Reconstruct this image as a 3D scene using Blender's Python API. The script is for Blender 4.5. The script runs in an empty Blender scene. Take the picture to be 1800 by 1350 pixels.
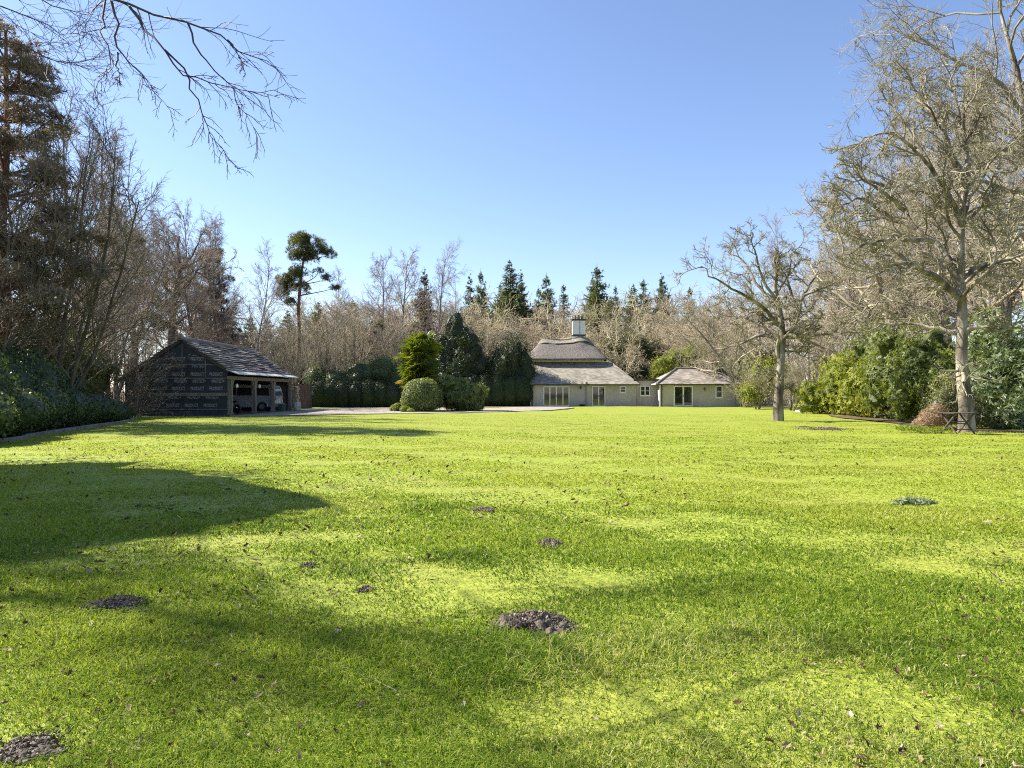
import bpy, bmesh, math, random
import numpy as np
from mathutils import Vector, Matrix

scene = bpy.context.scene
col = scene.collection
R = math.radians

# ------------------------------------------------------------------ camera
cd = bpy.data.cameras.new("camera")
cam = bpy.data.objects.new("camera", cd)
col.objects.link(cam)
cam.location = (0, 0, 1.5)
cam.rotation_euler = (R(90), 0, 0)
cd.lens = 25.0
cd.sensor_width = 36.0
cd.shift_y = 13 / 1800
cd.clip_start = 0.05
cd.clip_end = 4000
scene.camera = cam

# ------------------------------------------------------------------ world, sun, exposure
SUN_EL, SUN_BACK = 41.0, 17.0          # elevation, degrees the sun stands behind the left side
sdir = Vector((-math.cos(R(SUN_EL)) * math.cos(R(SUN_BACK)),
               math.cos(R(SUN_EL)) * math.sin(R(SUN_BACK)), math.sin(R(SUN_EL))))
world = bpy.data.worlds.new("World")
scene.world = world
world.use_nodes = True
wn, wl = world.node_tree.nodes, world.node_tree.links
bg = wn["Background"]
sky = wn.new("ShaderNodeTexSky")
sky.sky_type = 'NISHITA'
sky.sun_disc = False
sky.sun_elevation = R(SUN_EL)
sky.sun_rotation = R(-90 + SUN_BACK)
sky.altitude = 50
sky.air_density = 1.0
sky.dust_density = 0.35
sky.ozone_density = 3.0
tint = wn.new('ShaderNodeMixRGB'); tint.blend_type = 'MULTIPLY'; tint.inputs[0].default_value = 1
tint.inputs[2].default_value = (1.0, .95, 1.0, 1)
wl.new(sky.outputs[0], tint.inputs[1]); wl.new(tint.outputs[0], bg.inputs[0])
bg.inputs[1].default_value = 0.082
sl = bpy.data.lights.new("sun", 'SUN')
sl.energy = 5.0
sl.angle = R(0.5)
sl.color = (1.0, 0.93, 0.82)
sun = bpy.data.objects.new("sun", sl)
sun.rotation_euler = sdir.to_track_quat('Z', 'Y').to_euler()
sun.location = (-60, 20, 60)
col.objects.link(sun)
scene.view_settings.view_transform = 'Standard'
scene.view_settings.look = 'None'
scene.view_settings.exposure = 1.5
scene.view_settings.gamma = 1.0
scene.cycles.use_denoising = False
scene.cycles.filter_width = 1.1
scene.cycles.max_bounces = 6
scene.cycles.transparent_max_bounces = 8

F = 1250.0
def wx(px, Y): return (px - 900) * Y / F
def wz(py, Y): return 1.5 + (688 - py) * Y / F
def at(px, py, Y): return (wx(px, Y), Y, wz(py, Y))

# ------------------------------------------------------------------ mesh helpers
def mesh_np(name, verts, tris=None, quads=None, mat=None, var=None, smooth=False):
    verts = np.asarray(verts, dtype=np.float32)
    me = bpy.data.meshes.new(name)
    nt = 0 if tris is None else len(tris)
    nq = 0 if quads is None else len(quads)
    loops = []
    if nt: loops.append(np.asarray(tris, dtype=np.int32).ravel())
    if nq: loops.append(np.asarray(quads, dtype=np.int32).ravel())
    loops = np.concatenate(loops)
    starts = np.concatenate([np.arange(nt, dtype=np.int32) * 3,
                             nt * 3 + np.arange(nq, dtype=np.int32) * 4])
    me.vertices.add(len(verts))
    me.vertices.foreach_set("co", verts.ravel())
    me.loops.add(len(loops))
    me.loops.foreach_set("vertex_index", loops)
    me.polygons.add(nt + nq)
    me.polygons.foreach_set("loop_start", starts)
    me.polygons.foreach_set("use_smooth", np.full(nt + nq, smooth, dtype=bool))
    me.update(calc_edges=True)
    if var is not None:
        a = me.attributes.new("var", 'FLOAT', 'POINT')
        a.data.foreach_set("value", np.asarray(var, dtype=np.float32).ravel())
    if mat: me.materials.append(mat)
    return me

def link(name, me, parent=None, loc=None):
    o = bpy.data.objects.new(name, me)
    col.objects.link(o)
    if parent: o.parent = parent
    if loc is not None: o.location = loc
    return o

def tag(o, label=None, cat=None, group=None, kind=None):
    if label: o['label'] = label
    if cat: o['category'] = cat
    if group: o['group'] = group
    if kind: o['kind'] = kind
    return o

def empty(name, label, cat, loc=(0, 0, 0), rz=0.0, scale=1.0, group=None):
    o = bpy.data.objects.new(name, None)
    o.empty_display_size = 0.2
    col.objects.link(o)
    o.location = loc
    o.rotation_euler = (0, 0, rz)
    o.scale = (scale, scale, scale) if not hasattr(scale, '__len__') else scale
    return tag(o, label, cat, group)

class MB:
    """collects shapes into one mesh"""
    def __init__(s): s.bm = bmesh.new()
    def box(s, x0, x1, y0, y1, z0, z1, bev=0.0, rot=None, piv=None):
        m = Matrix.Translation(((x0+x1)/2, (y0+y1)/2, (z0+z1)/2)) @ Matrix.Diagonal((x1-x0, y1-y0, z1-z0, 1))
        if rot is not None:
            p = Vector(piv) if piv else Vector(((x0+x1)/2, (y0+y1)/2, (z0+z1)/2))
            m = Matrix.Translation(p) @ rot.to_4x4() @ Matrix.Translation(-p) @ m
        r = bmesh.ops.create_cube(s.bm, size=1, matrix=m)
        if bev:
            es = {e for v in r['verts'] for e in v.link_edges}
            bmesh.ops.bevel(s.bm, geom=list(es), offset=bev, segments=2, affect='EDGES', profile=0.5)
        return s
    def bar(s, a, b, w, h=None, n=4):
        """a square or round bar between two points"""
        a, b = Vector(a), Vector(b); d = b - a; L = d.length
        q = d.to_track_quat('Z', 'Y').to_matrix().to_4x4()
        m = Matrix.Translation((a + b) / 2) @ q
        if n == 4:
            bmesh.ops.create_cube(s.bm, size=1, matrix=m @ Matrix.Diagonal((w, h or w, L, 1)))
        else:
            bmesh.ops.create_cone(s.bm, cap_ends=True, segments=n, radius1=w/2, radius2=(h or w)/2, depth=L, matrix=m)
        return s
    def lathe(s, prof, c=(0, 0, 0), n=20, axis='Z'):
        rings = []
        for r, z in prof:
            ring = []
            for k in range(n):
                t = 2*math.pi*k/n
                p = Vector((r*math.cos(t), r*math.sin(t), z))
                if axis == 'Y': p = Vector((p.x, p.z, p.y))
                if axis == 'X': p = Vector((p.z, p.x, p.y))
                ring.append(s.bm.verts.new(p + Vector(c)))
            rings.append(ring)
        for a, b in zip(rings, rings[1:]):
            for k in range(n):
                s.bm.faces.new((a[k], a[(k+1) % n], b[(k+1) % n], b[k]))
        for ring in (rings[0], rings[-1]):
            try: s.bm.faces.new(ring)
            except ValueError: pass
        return s
    def poly(s, pts, ext=None):
        vs = [s.bm.verts.new(p) for p in pts]
        f = s.bm.faces.new(vs)
        if ext is not None:
            r = bmesh.ops.extrude_face_region(s.bm, geom=[f])
            bmesh.ops.translate(s.bm, vec=ext, verts=[v for v in r['geom'] if isinstance(v, bmesh.types.BMVert)])
        return s
    def build(s, name, mat, parent=None, smooth=False, bev=0.0, label=None):
        bmesh.ops.recalc_face_normals(s.bm, faces=s.bm.faces[:])
        if bev:
            bmesh.ops.bevel(s.bm, geom=[e for e in s.bm.edges if len(e.link_faces) == 2 and e.calc_face_angle(0) > 0.6],
                            offset=bev, segments=2, affect='EDGES', profile=0.5, clamp_overlap=True)
        me = bpy.data.meshes.new(name)
        s.bm.to_mesh(me); s.bm.free()
        me.materials.append(mat)
        if smooth:
            for p in me.polygons: p.use_smooth = True
        o = link(name, me, parent)
        if label: o['label'] = label
        return o

def snoise(P, f, seed, n=7):
    r = np.random.default_rng(seed)
    K = r.normal(size=(n, P.shape[1])); K /= np.linalg.norm(K, axis=1)[:, None]
    K *= f * r.uniform(0.6, 1.7, size=(n, 1)); ph = r.uniform(0, 6.28, n)
    return np.sin(P @ K.T + ph).sum(1) / math.sqrt(n) * 0.9

def nrm(v): return v / np.maximum(np.linalg.norm(v, axis=-1, keepdims=True), 1e-9)

# ------------------------------------------------------------------ materials
def new_mat(name):
    m = bpy.data.materials.new(name); m.use_nodes = True
    nt = m.node_tree
    return m, nt.nodes, nt.links, nt.nodes["Principled BSDF"]

def ramp(n, stops):
    r = n.new("ShaderNodeValToRGB"); e = r.color_ramp.elements
    while len(e) < len(stops): e.new(0.5)
    for el, (p, c) in zip(e, stops):
        el.position = p; el.color = (*c, 1)
    return r

def mat_noise(name, stops, scale=5, detail=6, rough=0.8, bump=0.3, bscale=None, stretch=(1, 1, 1), metal=0.0, spec=0.3, dist=0.02):
    m, n, l, b = new_mat(name)
    tc = n.new("ShaderNodeTexCoord"); mp = n.new("ShaderNodeMapping")
    mp.inputs['Scale'].default_value = stretch
    l.new(tc.outputs['Object'], mp.inputs[0])
    t = n.new("ShaderNodeTexNoise"); t.inputs['Scale'].default_value = scale; t.inputs['Detail'].default_value = detail
    l.new(mp.outputs[0], t.inputs['Vector'])
    r = ramp(n, stops); l.new(t.outputs[0], r.inputs[0]); l.new(r.outputs[0], b.inputs['Base Color'])
    b.inputs['Roughness'].default_value = rough; b.inputs['Metallic'].default_value = metal
    b.inputs['Specular IOR Level'].default_value = spec
    if bump:
        t2 = n.new("ShaderNodeTexNoise"); t2.inputs['Scale'].default_value = bscale or scale * 4; t2.inputs['Detail'].default_value = 5
        l.new(mp.outputs[0], t2.inputs['Vector'])
        bp = n.new("ShaderNodeBump"); bp.inputs['Strength'].default_value = bump; bp.inputs['Distance'].default_value = dist
        l.new(t2.outputs[0], bp.inputs['Height']); l.new(bp.outputs[0], b.inputs['Normal'])
    return m

def leaf_mat(name, stops, rough=0.45, spec=0.4, trans=0.35, tcol=None):
    m, n, l, b = new_mat(name)
    at_ = n.new("ShaderNodeAttribute"); at_.attribute_name = "var"
    r = ramp(n, stops); l.new(at_.outputs['Fac'], r.inputs[0])
    l.new(r.outputs[0], b.inputs['Base Color'])
    b.inputs['Roughness'].default_value = rough; b.inputs['Specular IOR Level'].default_value = spec
    tr = n.new("ShaderNodeBsdfTranslucent")
    hs = n.new("ShaderNodeMixRGB"); hs.blend_type = 'MULTIPLY'; hs.inputs[0].default_value = 1
    l.new(r.outputs[0], hs.inputs[1]); hs.inputs[2].default_value = (*(tcol or (1.5, 1.4, 0.6)), 1)
    l.new(hs.outputs[0], tr.inputs[0])
    mx = n.new("ShaderNodeMixShader"); mx.inputs[0].default_value = trans
    l.new(b.outputs[0], mx.inputs[1]); l.new(tr.outputs[0], mx.inputs[2])
    l.new(mx.outputs[0], n["Material Output"].inputs[0])
    return m

def plain(name, c, rough=0.5, metal=0.0, spec=0.5):
    """a coat with slight unevenness"""
    k = 0.86
    return mat_noise(name, [(0.3, tuple(x*k for x in c)), (0.7, c)], 9, 5, rough, 0.08, 60, metal=metal, spec=spec, dist=0.004)

M = {}
M['bark_grey'] = mat_noise('bark_grey', [(0.3, (.10, .085, .065)), (0.5, (.20, .175, .13)), (0.72, (.30, .28, .21))], 3.0, 8, 0.9, 0.7, 14, (1, 1, .35), dist=0.03)
M['bark_oak'] = mat_noise('bark_oak', [(0.3, (.05, .042, .033)), (0.47, (.15, .125, .095)), (0.66, (.36, .33, .27))], 2.5, 8, 0.9, 0.8, 12, (1, 1, .35), dist=0.04)
M['bark_dark'] = mat_noise('bark_dark', [(0.3, (.06, .05, .04)), (0.7, (.165, .14, .11))], 3.0, 7, 0.9, 0.7, 14, (1, 1, .35), dist=0.03)
M['bark_pine'] = mat_noise('bark_pine', [(0.3, (.09, .05, .035)), (0.7, (.22, .13, .085))], 3.0, 7, 0.9, 0.8, 9, (1, 1, .4), dist=0.04)
M['bark_birch'] = mat_noise('bark_birch', [(0.35, (.09, .075, .065)), (0.5, (.22, .19, .165)), (0.7, (.36, .33, .29))], 3.5, 7, 0.8, 0.4, 14, (1, 1, 2.2))
M['twig_oak'] = mat_noise('twig_oak', [(0.3, (.14, .122, .08)), (0.7, (.33, .30, .20))], 1.2, 4, 0.85, 0)
M['twig_tan'] = mat_noise('twig_tan', [(0.3, (.25, .21, .15)), (0.7, (.42, .37, .265))], 0.8, 4, 0.85, 0)
M['twig_brown'] = mat_noise('twig_brown', [(0.3, (.24, .19, .14)), (0.7, (.38, .31, .235))], 0.3, 4, 0.85, 0)
M['twig_dark'] = mat_noise('twig_dark', [(0.3, (.11, .092, .065)), (0.7, (.22, .19, .135))], 1.0, 4, 0.85, 0)
M['twig_birch'] = mat_noise('twig_birch', [(0.3, (.22, .175, .15)), (0.7, (.36, .30, .26))], 1.0, 4, 0.85, 0)

# ------------------------------------------------------------------ tree generators
def tubes(pts, rad, sides):
    """pts (B,N,3), rad (B,N) -> verts, quads"""
    B, N, _ = pts.shape
    T = np.empty_like(pts)
    T[:, 1:-1] = pts[:, 2:] - pts[:, :-2]
    T[:, 0] = pts[:, 1] - pts[:, 0]; T[:, -1] = pts[:, -1] - pts[:, -2]
    T = nrm(T)
    d = nrm(pts[:, -1] - pts[:, 0])
    ref = np.where(np.abs(d[:, 2:3]) > 0.8, np.array([[1., 0, 0]]), np.array([[0, 0, 1.]]))
    ref = nrm(np.cross(d, ref))[:, None, :]
    U = nrm(ref - T * (T * ref).sum(-1, keepdims=True))
    V = np.cross(T, U)
    a = np.arange(sides) * 2 * math.pi / sides
    ring = (U[:, :, None, :] * np.cos(a)[None, None, :, None] + V[:, :, None, :] * np.sin(a)[None, None, :, None])
    verts = pts[:, :, None, :] + ring * rad[:, :, None, None]
    base = (np.arange(B) * N * sides)[:, None, None] + (np.arange(N - 1) * sides)[None, :, None]
    k = np.arange(sides)[None, None, :]; k2 = (k + 1) % sides
    q = np.stack([base + k, base + k2, base + sides + k2, base + sides + k], -1)
    return verts.reshape(-1, 3), q.reshape(-1, 4)

def grow(S, D, L, R0, R1, n, wig, trop, rng, pw=0.9):
    B = len(S)
    pts = np.empty((B, n + 1, 3)); pts[:, 0] = S
    d = nrm(np.array(D, dtype=float)); p = np.array(S, dtype=float)
    step = (np.asarray(L) / n)[:, None]
    for i in range(n):
        d = nrm(d + rng.normal(size=(B, 3)) * wig + np.array([0, 0, trop]))
        p = p + d * step
        pts[:, i + 1] = p
    t = (np.arange(n + 1) / n)[None, :] ** pw
    rad = np.asarray(R0)[:, None] * (1 - t) + np.asarray(R1)[:, None] * t
    return pts, rad

def spawn(pts, rad, nch, t0, t1, ang, asd, lr, ltap, rr, rng, flat=0.0, lvar=0.35, lmax=None):
    """children of every branch: start, dir, length, radius"""
    B, N, _ = pts.shape; n = N - 1
    t = t0 + (t1 - t0) * (np.arange(nch)[None, :] + rng.random((B, nch))) / nch
    x = np.clip(t * n, 0, n - 1e-4); i = x.astype(int); f = (x - i)[..., None]
    b = np.arange(B)[:, None]
    P = pts[b, i] * (1 - f) + pts[b, i + 1] * f
    d = nrm(pts[b, i + 1] - pts[b, i])
    r = rad[b, i] * (1 - f[..., 0]) + rad[b, i + 1] * f[..., 0]
    w = rng.normal(size=(B, nch, 3)); w[..., 2] *= (1 - flat)
    w = nrm(w - d * (w * d).sum(-1, keepdims=True))
    a = R(ang) + rng.normal(size=(B, nch, 1)) * R(asd)
    D = d * np.cos(a) + w * np.sin(a)
    Lp = np.linalg.norm(np.diff(pts, axis=1), axis=2).sum(1)[:, None]
    L = Lp * lr * (1 - ltap * t)
    if lmax: L = np.minimum(L, lmax)
    L = L * rng.uniform(1 - lvar, 1 + lvar, (B, nch))
    cr = np.minimum(r * rr, r * 0.95)
    return P.reshape(-1, 3), D.reshape(-1, 3), L.ravel(), cr.ravel()

def smooth_path(P, n):
    """resample a hand-laid polyline smoothly (Catmull-Rom)"""
    P = np.asarray(P, float)
    E = np.vstack([2*P[0]-P[1], P, 2*P[-1]-P[-2]])
    t = np.linspace(0, len(P) - 1 - 1e-6, n + 1); i = t.astype(int); f = (t - i)[:, None]
    a, b, c, d = E[i], E[i+1], E[i+2], E[i+3]
    return 0.5*((2*b) + (-a+c)*f + (2*a-5*b+4*c-d)*f**2 + (-a+3*b-3*c+d)*f**3)

def merge(parts):
    vs, qs, o = [], [], 0
    for v, q in parts:
        vs.append(v); qs.append(q + o); o += len(v)
    return np.concatenate(vs), np.concatenate(qs)

# levels: dicts n(children) t0 t1 ang asd lr ltap rr seg wig trop r1 sides
def branch_out(pts, rad, levels, rng):
    out = []
    for lv in levels:
        S, D, L, r0 = spawn(pts, rad, lv['n'], lv.get('t0', .2), lv.get('t1', 1.0), lv['ang'], lv.get('asd', 12),
                            lv['lr'], lv.get('ltap', .5), lv.get('rr', .6), rng, lv.get('flat', 0), lmax=lv.get('lmax'))
        r0 = np.maximum(r0, lv.get('rmin', .004)); r1 = np.maximum(r0 * lv.get('r1', .35), lv.get('rtip', .003))
        pts, rad = grow(S, D, L, r0, r1, lv.get('seg', 3), lv['wig'], lv['trop'], rng)
        out.append(tubes(pts, rad, lv.get('sides', 3)))
    return out

def flare(rad, h):  # root flare on the first bit of a trunk
    rad = rad.copy(); rad[:, 0] *= 1 + h; rad[:, 1] *= 1 + h * .25
    return rad

def bare_tree(seed, H, r, trunk_wig, levels, trunk_trop=0.02, lean=(0, 0), seg=14, tipr=0.03, nstem=1, splay=0.0):
    rng = np.random.default_rng(seed)
    S = np.zeros((nstem, 3)); D = np.tile([lean[0], lean[1], 1.0], (nstem, 1))
    if nstem > 1:
        a = rng.uniform(0, 6.28, nstem)
        S[:, 0] = .25*np.cos(a); S[:, 1] = .25*np.sin(a)
        s = splay * rng.uniform(.3, 1.2, nstem)
        D[:, 0] += np.cos(a) * s; D[:, 1] += np.sin(a) * s
    L = H * rng.uniform(.8, 1.0, nstem) if nstem > 1 else np.array([H])
    S[:, 2] = -0.15
    pts, rad = grow(S, D, L, np.full(nstem, r), np.full(nstem, tipr), seg, trunk_wig, trunk_trop, rng)
    tr = tubes(pts, flare(rad, .35), 9)
    return tr, merge(branch_out(pts, rad, levels, rng))

def LV(n, ang, lr, wig, trop, **k): return dict(n=n, ang=ang, lr=lr, wig=wig, trop=trop, **k)

def tree_meshes(name, trc, bark, twig):
    tr, cr = trc
    return (mesh_np(name + '_trunk', tr[0], quads=tr[1], mat=M[bark], smooth=True),
            mesh_np(name + '_crown', cr[0], quads=cr[1], mat=M[twig], smooth=True))

def plant(meshes, name, label, cat, loc, rz=0.0, scale=1.0, group=None):
    root = empty(name, label, cat, loc, rz, scale, group)
    link('trunk', meshes[0], root)
    link('crown', meshes[1], root)
    for m in meshes[2:]: link('ivy', m, root)
    return root

# ------------------------------------------------------------------ foliage generators
def leaf_mesh(P, N, size, asp, rng, droop=0.3, jit=0.6, fold=0.18, ros=0):
    """one folded four-point leaf at each point, facing roughly N"""
    n = len(P)
    N = nrm(N + rng.normal(size=(n, 3)) * jit)
    A = rng.normal(size=(n, 3)); A[:, 2] -= droop
    A = nrm(A - N * (A * N).sum(1, keepdims=True))
    Bv = np.cross(N, A)
    s = (size * rng.uniform(.65, 1.35, n))[:, None]
    if ros:                                   # rosettes: leaves radiating round each shoot tip
        th = (np.arange(ros) * 2*math.pi/ros)[None, :, None] + rng.normal(size=(n, ros, 1))*.2
        el = rng.uniform(-.35, .45, (n, ros, 1))
        A2 = A[:, None]*np.cos(th) + Bv[:, None]*np.sin(th)
        Nn = N[:, None]
        A3 = nrm(A2 + Nn*el); N3 = nrm(Nn - A2*el)
        s = np.repeat(s, ros, 0) * rng.uniform(.8, 1.2, (n*ros, 1))
        P = (np.repeat(P, ros, 0) + A3.reshape(-1, 3)*s*.5); A = A3.reshape(-1, 3); N = N3.reshape(-1, 3); Bv = np.cross(N, A); n = n*ros
    v = np.stack([P - A*s*.5, P + Bv*s*.5*asp - N*s*fold*.5, P + A*s*.5 - N*s*.12, P - Bv*s*.5*asp - N*s*fold*.5], 1).reshape(-1, 3)
    b = (np.arange(n) * 4)[:, None]
    tr = np.concatenate([b + [0, 1, 2], b + [0, 2, 3]], 0)
    return v, tr

def ico(sub):
    bm = bmesh.new(); bmesh.ops.create_icosphere(bm, subdivisions=sub, radius=1)
    v = np.array([x.co[:] for x in bm.verts]); f = np.array([[x.index for x in t.verts] for t in bm.faces]); bm.free()
    return v, f
ICO3 = ico(3)

def shrub_arrays(blobs, n, size, asp=.5, seed=0, lump=.16, lf=3.0, depth=.22, jit=.6, core=.80, zmin=-0.02, vnoise=.5, droop=.3, cut=.82, fold=.18, ros=0):
    """leafy mass over lumpy ellipsoids; blobs: (cx,cy,cz,rx,ry,rz)"""
    rng = np.random.default_rng(seed)
    Bb = np.array(blobs, float); C, Rr = Bb[:, :3], Bb[:, 3:]
    w = (Rr[:, 0]*Rr[:, 1] + Rr[:, 1]*Rr[:, 2] + Rr[:, 0]*Rr[:, 2]); w /= w.sum()
    P = []; Nn = []; cnt = 0
    while cnt < n:
        k = rng.choice(len(Bb), n, p=w)
        d = nrm(rng.normal(size=(n, 3)))
        rr = 1 - depth * rng.random(n)**1.3
        lum = 1 + lump * snoise(d * Rr[k] + C[k], lf / 1.0, seed + 5)
        p = C[k] + d * Rr[k] * (rr * lum)[:, None]
        ok = p[:, 2] > zmin
        for j in range(len(Bb)):
            q = np.linalg.norm((p - C[j]) / Rr[j], axis=1)
            ok &= (k == j) | (q > cut)
        P.append(p[ok]); Nn.append(nrm(d / Rr[k])[ok]); cnt += ok.sum()
        if len(P) > 40: break
    P = np.concatenate(P)[:n]; Nn = np.concatenate(Nn)[:n]
    v, t = leaf_mesh(P, Nn, size, asp, rng, droop, jit, fold, ros)
    var = np.clip(.5 + vnoise*.35*snoise(P, 1.3, seed + 9) + rng.normal(size=len(P))*.16, 0, 1)
    var = np.repeat(var, 4*max(ros, 1))
    var = np.clip(var + np.repeat(rng.normal(size=len(var)//4)*.10, 4), 0, 1)
    if core:
        vs, ts, vr = [v], [t], [var]; o = len(v)
        for c, r in zip(C, Rr):
            dv = ICO3[0]
            lum = 1 + lump * snoise(dv * r + c, lf, seed + 5)
            pv = c + dv * r * (core * lum)[:, None]
            pv[:, 2] = np.maximum(pv[:, 2], zmin)
            vs.append(pv); ts.append(ICO3[1] + o); o += len(pv)
            vr.append(np.clip(.3 + .2*snoise(pv, 4, seed), 0, 1))
        v, t, var = np.concatenate(vs), np.concatenate(ts), np.concatenate(vr)
    return v, t, var

def shrub(name, label, cat, blobs, n, size, mat, group=None, **k):
    """top-level leafy shrub; blobs in world coordinates"""
    b = np.array(blobs, float)
    c = np.array([b[:, 0].mean(), b[:, 1].mean(), 0])
    b[:, :3] -= c
    v, t, var = shrub_arrays(b, n, size, **k)
    o = link(name, mesh_np(name, v, tris=t, mat=M[mat], var=var), None, c)
    return tag(o, label, cat, group)

def pine_meshes(seed, H, r, crown_t0, spread, nl, mat_leaf, tuft=.30, lean=(0, 0), nper=15, lvl2=11, tufts=17, bark='bark_pine', ang=70, topbias=1.0):
    rng = np.random.default_rng(seed)
    pts, rad = grow(np.array([[0, 0, -.1]]), np.array([[lean[0], lean[1], 1.]]), np.array([H]), np.array([r]), np.array([.05]), 16, .018, .02, rng)
    tr = tubes(pts, flare(rad, .3), 10)
    S, D, L, r0 = spawn(pts, rad, nl, crown_t0, .995, ang, 14, 1, 0, .45, rng, flat=.5)
    tt = np.clip((S[:, 2] / H - crown_t0) / (1 - crown_t0), 0, 1)
    L = spread * (.45 + .55*np.sin(np.pi * np.clip(tt*.85 + .15, 0, 1))**.7) * rng.uniform(.45, 1.15, len(S))
    p1, r1 = grow(S, D, L, np.maximum(r0, .03), np.full(len(S), .02), 6, .16, .05, rng)
    S, D, L2, r0 = spawn(p1, r1, lvl2, .25, 1.0, 50, 15, .55, .35, .6, rng, flat=.5)
    p2, r2 = grow(S, D, L2, np.maximum(r0, .014), np.full(len(S), .01), 4, .14, .09, rng)
    br = merge([tubes(p1, r1, 6), tubes(p2, r2, 3)])
    # needle tufts along the outer shoots
    Sx, Dx, _, _ = spawn(p2, r2, tufts, .25, 1.0, 20, 10, .1, 0, .5, rng)
    n = len(Sx)
    P = np.repeat(Sx, nper, 0); dd = nrm(np.repeat(nrm(Dx + np.array([0, 0, .35])), nper, 0) * .45 + rng.normal(size=(n*nper, 3)) * .8)
    Ln = tuft * rng.uniform(.6, 1.2, len(P))[:, None]
    side = nrm(np.cross(dd, rng.normal(size=dd.shape))) * (tuft * .06)
    v = np.stack([P - side, P + side, P + dd*Ln], 1).reshape(-1, 3)
    t = np.arange(len(v)).reshape(-1, 3)
    var = np.repeat(np.clip(.5 + .3*snoise(Sx, 1.2, seed) + rng.normal(size=n)*.15, 0, 1), nper*3)
    crown = mesh_np('pine_needles', v, tris=t, mat=M[mat_leaf], var=var)
    limbs = mesh_np('pine_limbs', br[0], quads=br[1], mat=M[bark], smooth=True)
    return (mesh_np('pine_trunk', tr[0], quads=tr[1], mat=M[bark], smooth=True), crown, limbs)

def pad_pine(seed, trunk, r0, pads, mat_leaf, bark='bark_pine', dens=1.0, needle=.26):
    """trunk: polyline; pads: (x, y, z, rx, ry, rz) flat cushions of needles, each carried by a limb"""
    rng = np.random.default_rng(seed)
    tp = smooth_path(trunk, 16); tr_ = (r0*(1 - .8*(np.arange(17)/16)))[None, :]
    tr = tubes(tp[None], flare(tr_, .3), 10)
    L, rr, vs, var = [], [], [], []
    for (x, y, z, rx, ry, rz) in pads:
        c = np.array([x, y, z]); h = min(max(z - .25*math.hypot(x - tp[-1, 0], y) - rng.uniform(.1, .7), tp[0, 2] + 1), tp[-1, 2])
        k = np.argmin(abs(tp[:, 2] - h)); a = tp[k]
        m = a*.45 + c*.55 + [rng.normal()*.12, rng.normal()*.12, -.1]
        L.append(smooth_path([a, m, c + [0, 0, -rz*.4]], 12)); rr.append(np.linspace(min(.07, .02 + .02*np.linalg.norm(c-a)), .015, 13))
        n = int(dens * 260 * (rx*ry + rx*rz*2))
        d = nrm(rng.normal(size=(n, 3))); q = d * (rng.random((n, 1))**.45) * [rx, ry, rz]
        q *= (1 + .28*snoise(q + c, 3.5, seed))[:, None]
        q = q[(snoise(q + c, 4.2, seed + 1) > -.55)]; n = len(q)
        m_ = 7
        P = np.repeat(q + c, m_, 0); dd = nrm(nrm(np.repeat(q/[rx, ry, rz], m_, 0) + [0, 0, .5])*.55 + rng.normal(size=(n*m_, 3))*.7)
        ln = needle*rng.uniform(.5, 1.2, (len(P), 1)); sd = nrm(np.cross(dd, rng.normal(size=dd.shape)))*needle*.07
        vs.append(np.stack([P - sd, P + sd, P + dd*ln], 1).reshape(-1, 3))
        var.append(np.repeat(np.clip(.5 + .3*snoise(q + c, 1.5, seed) + rng.normal(size=n)*.16, 0, 1), m_*3))
    L = np.array(L); rr = np.array(rr)
    lm = merge([tubes(L, rr, 6)] + branch_out(L, rr, [LV(7, 45, .35, .15, .06, t0=.4, rr=.5, seg=4, rmin=.012, rtip=.007, lmax=.9)], rng))
    v = np.concatenate(vs); t = np.arange(len(v)).reshape(-1, 3)
    return (mesh_np('pine_trunk', tr[0], quads=tr[1], mat=M[bark], smooth=True), mesh_np('pine_needles', v, tris=t, mat=M[mat_leaf], var=np.concatenate(var)),
            mesh_np('pine_limbs', lm[0], quads=lm[1], mat=M[bark], smooth=True))

def plant_pine(ms, name, label, loc, rz=0, scale=1, group=None, cat='pine tree'):
    root = empty(name, label, cat, loc, rz, scale, group)
    link('trunk', ms[0], root); link('crown', ms[1], root); link('limb', ms[2], root)
    return root

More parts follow.
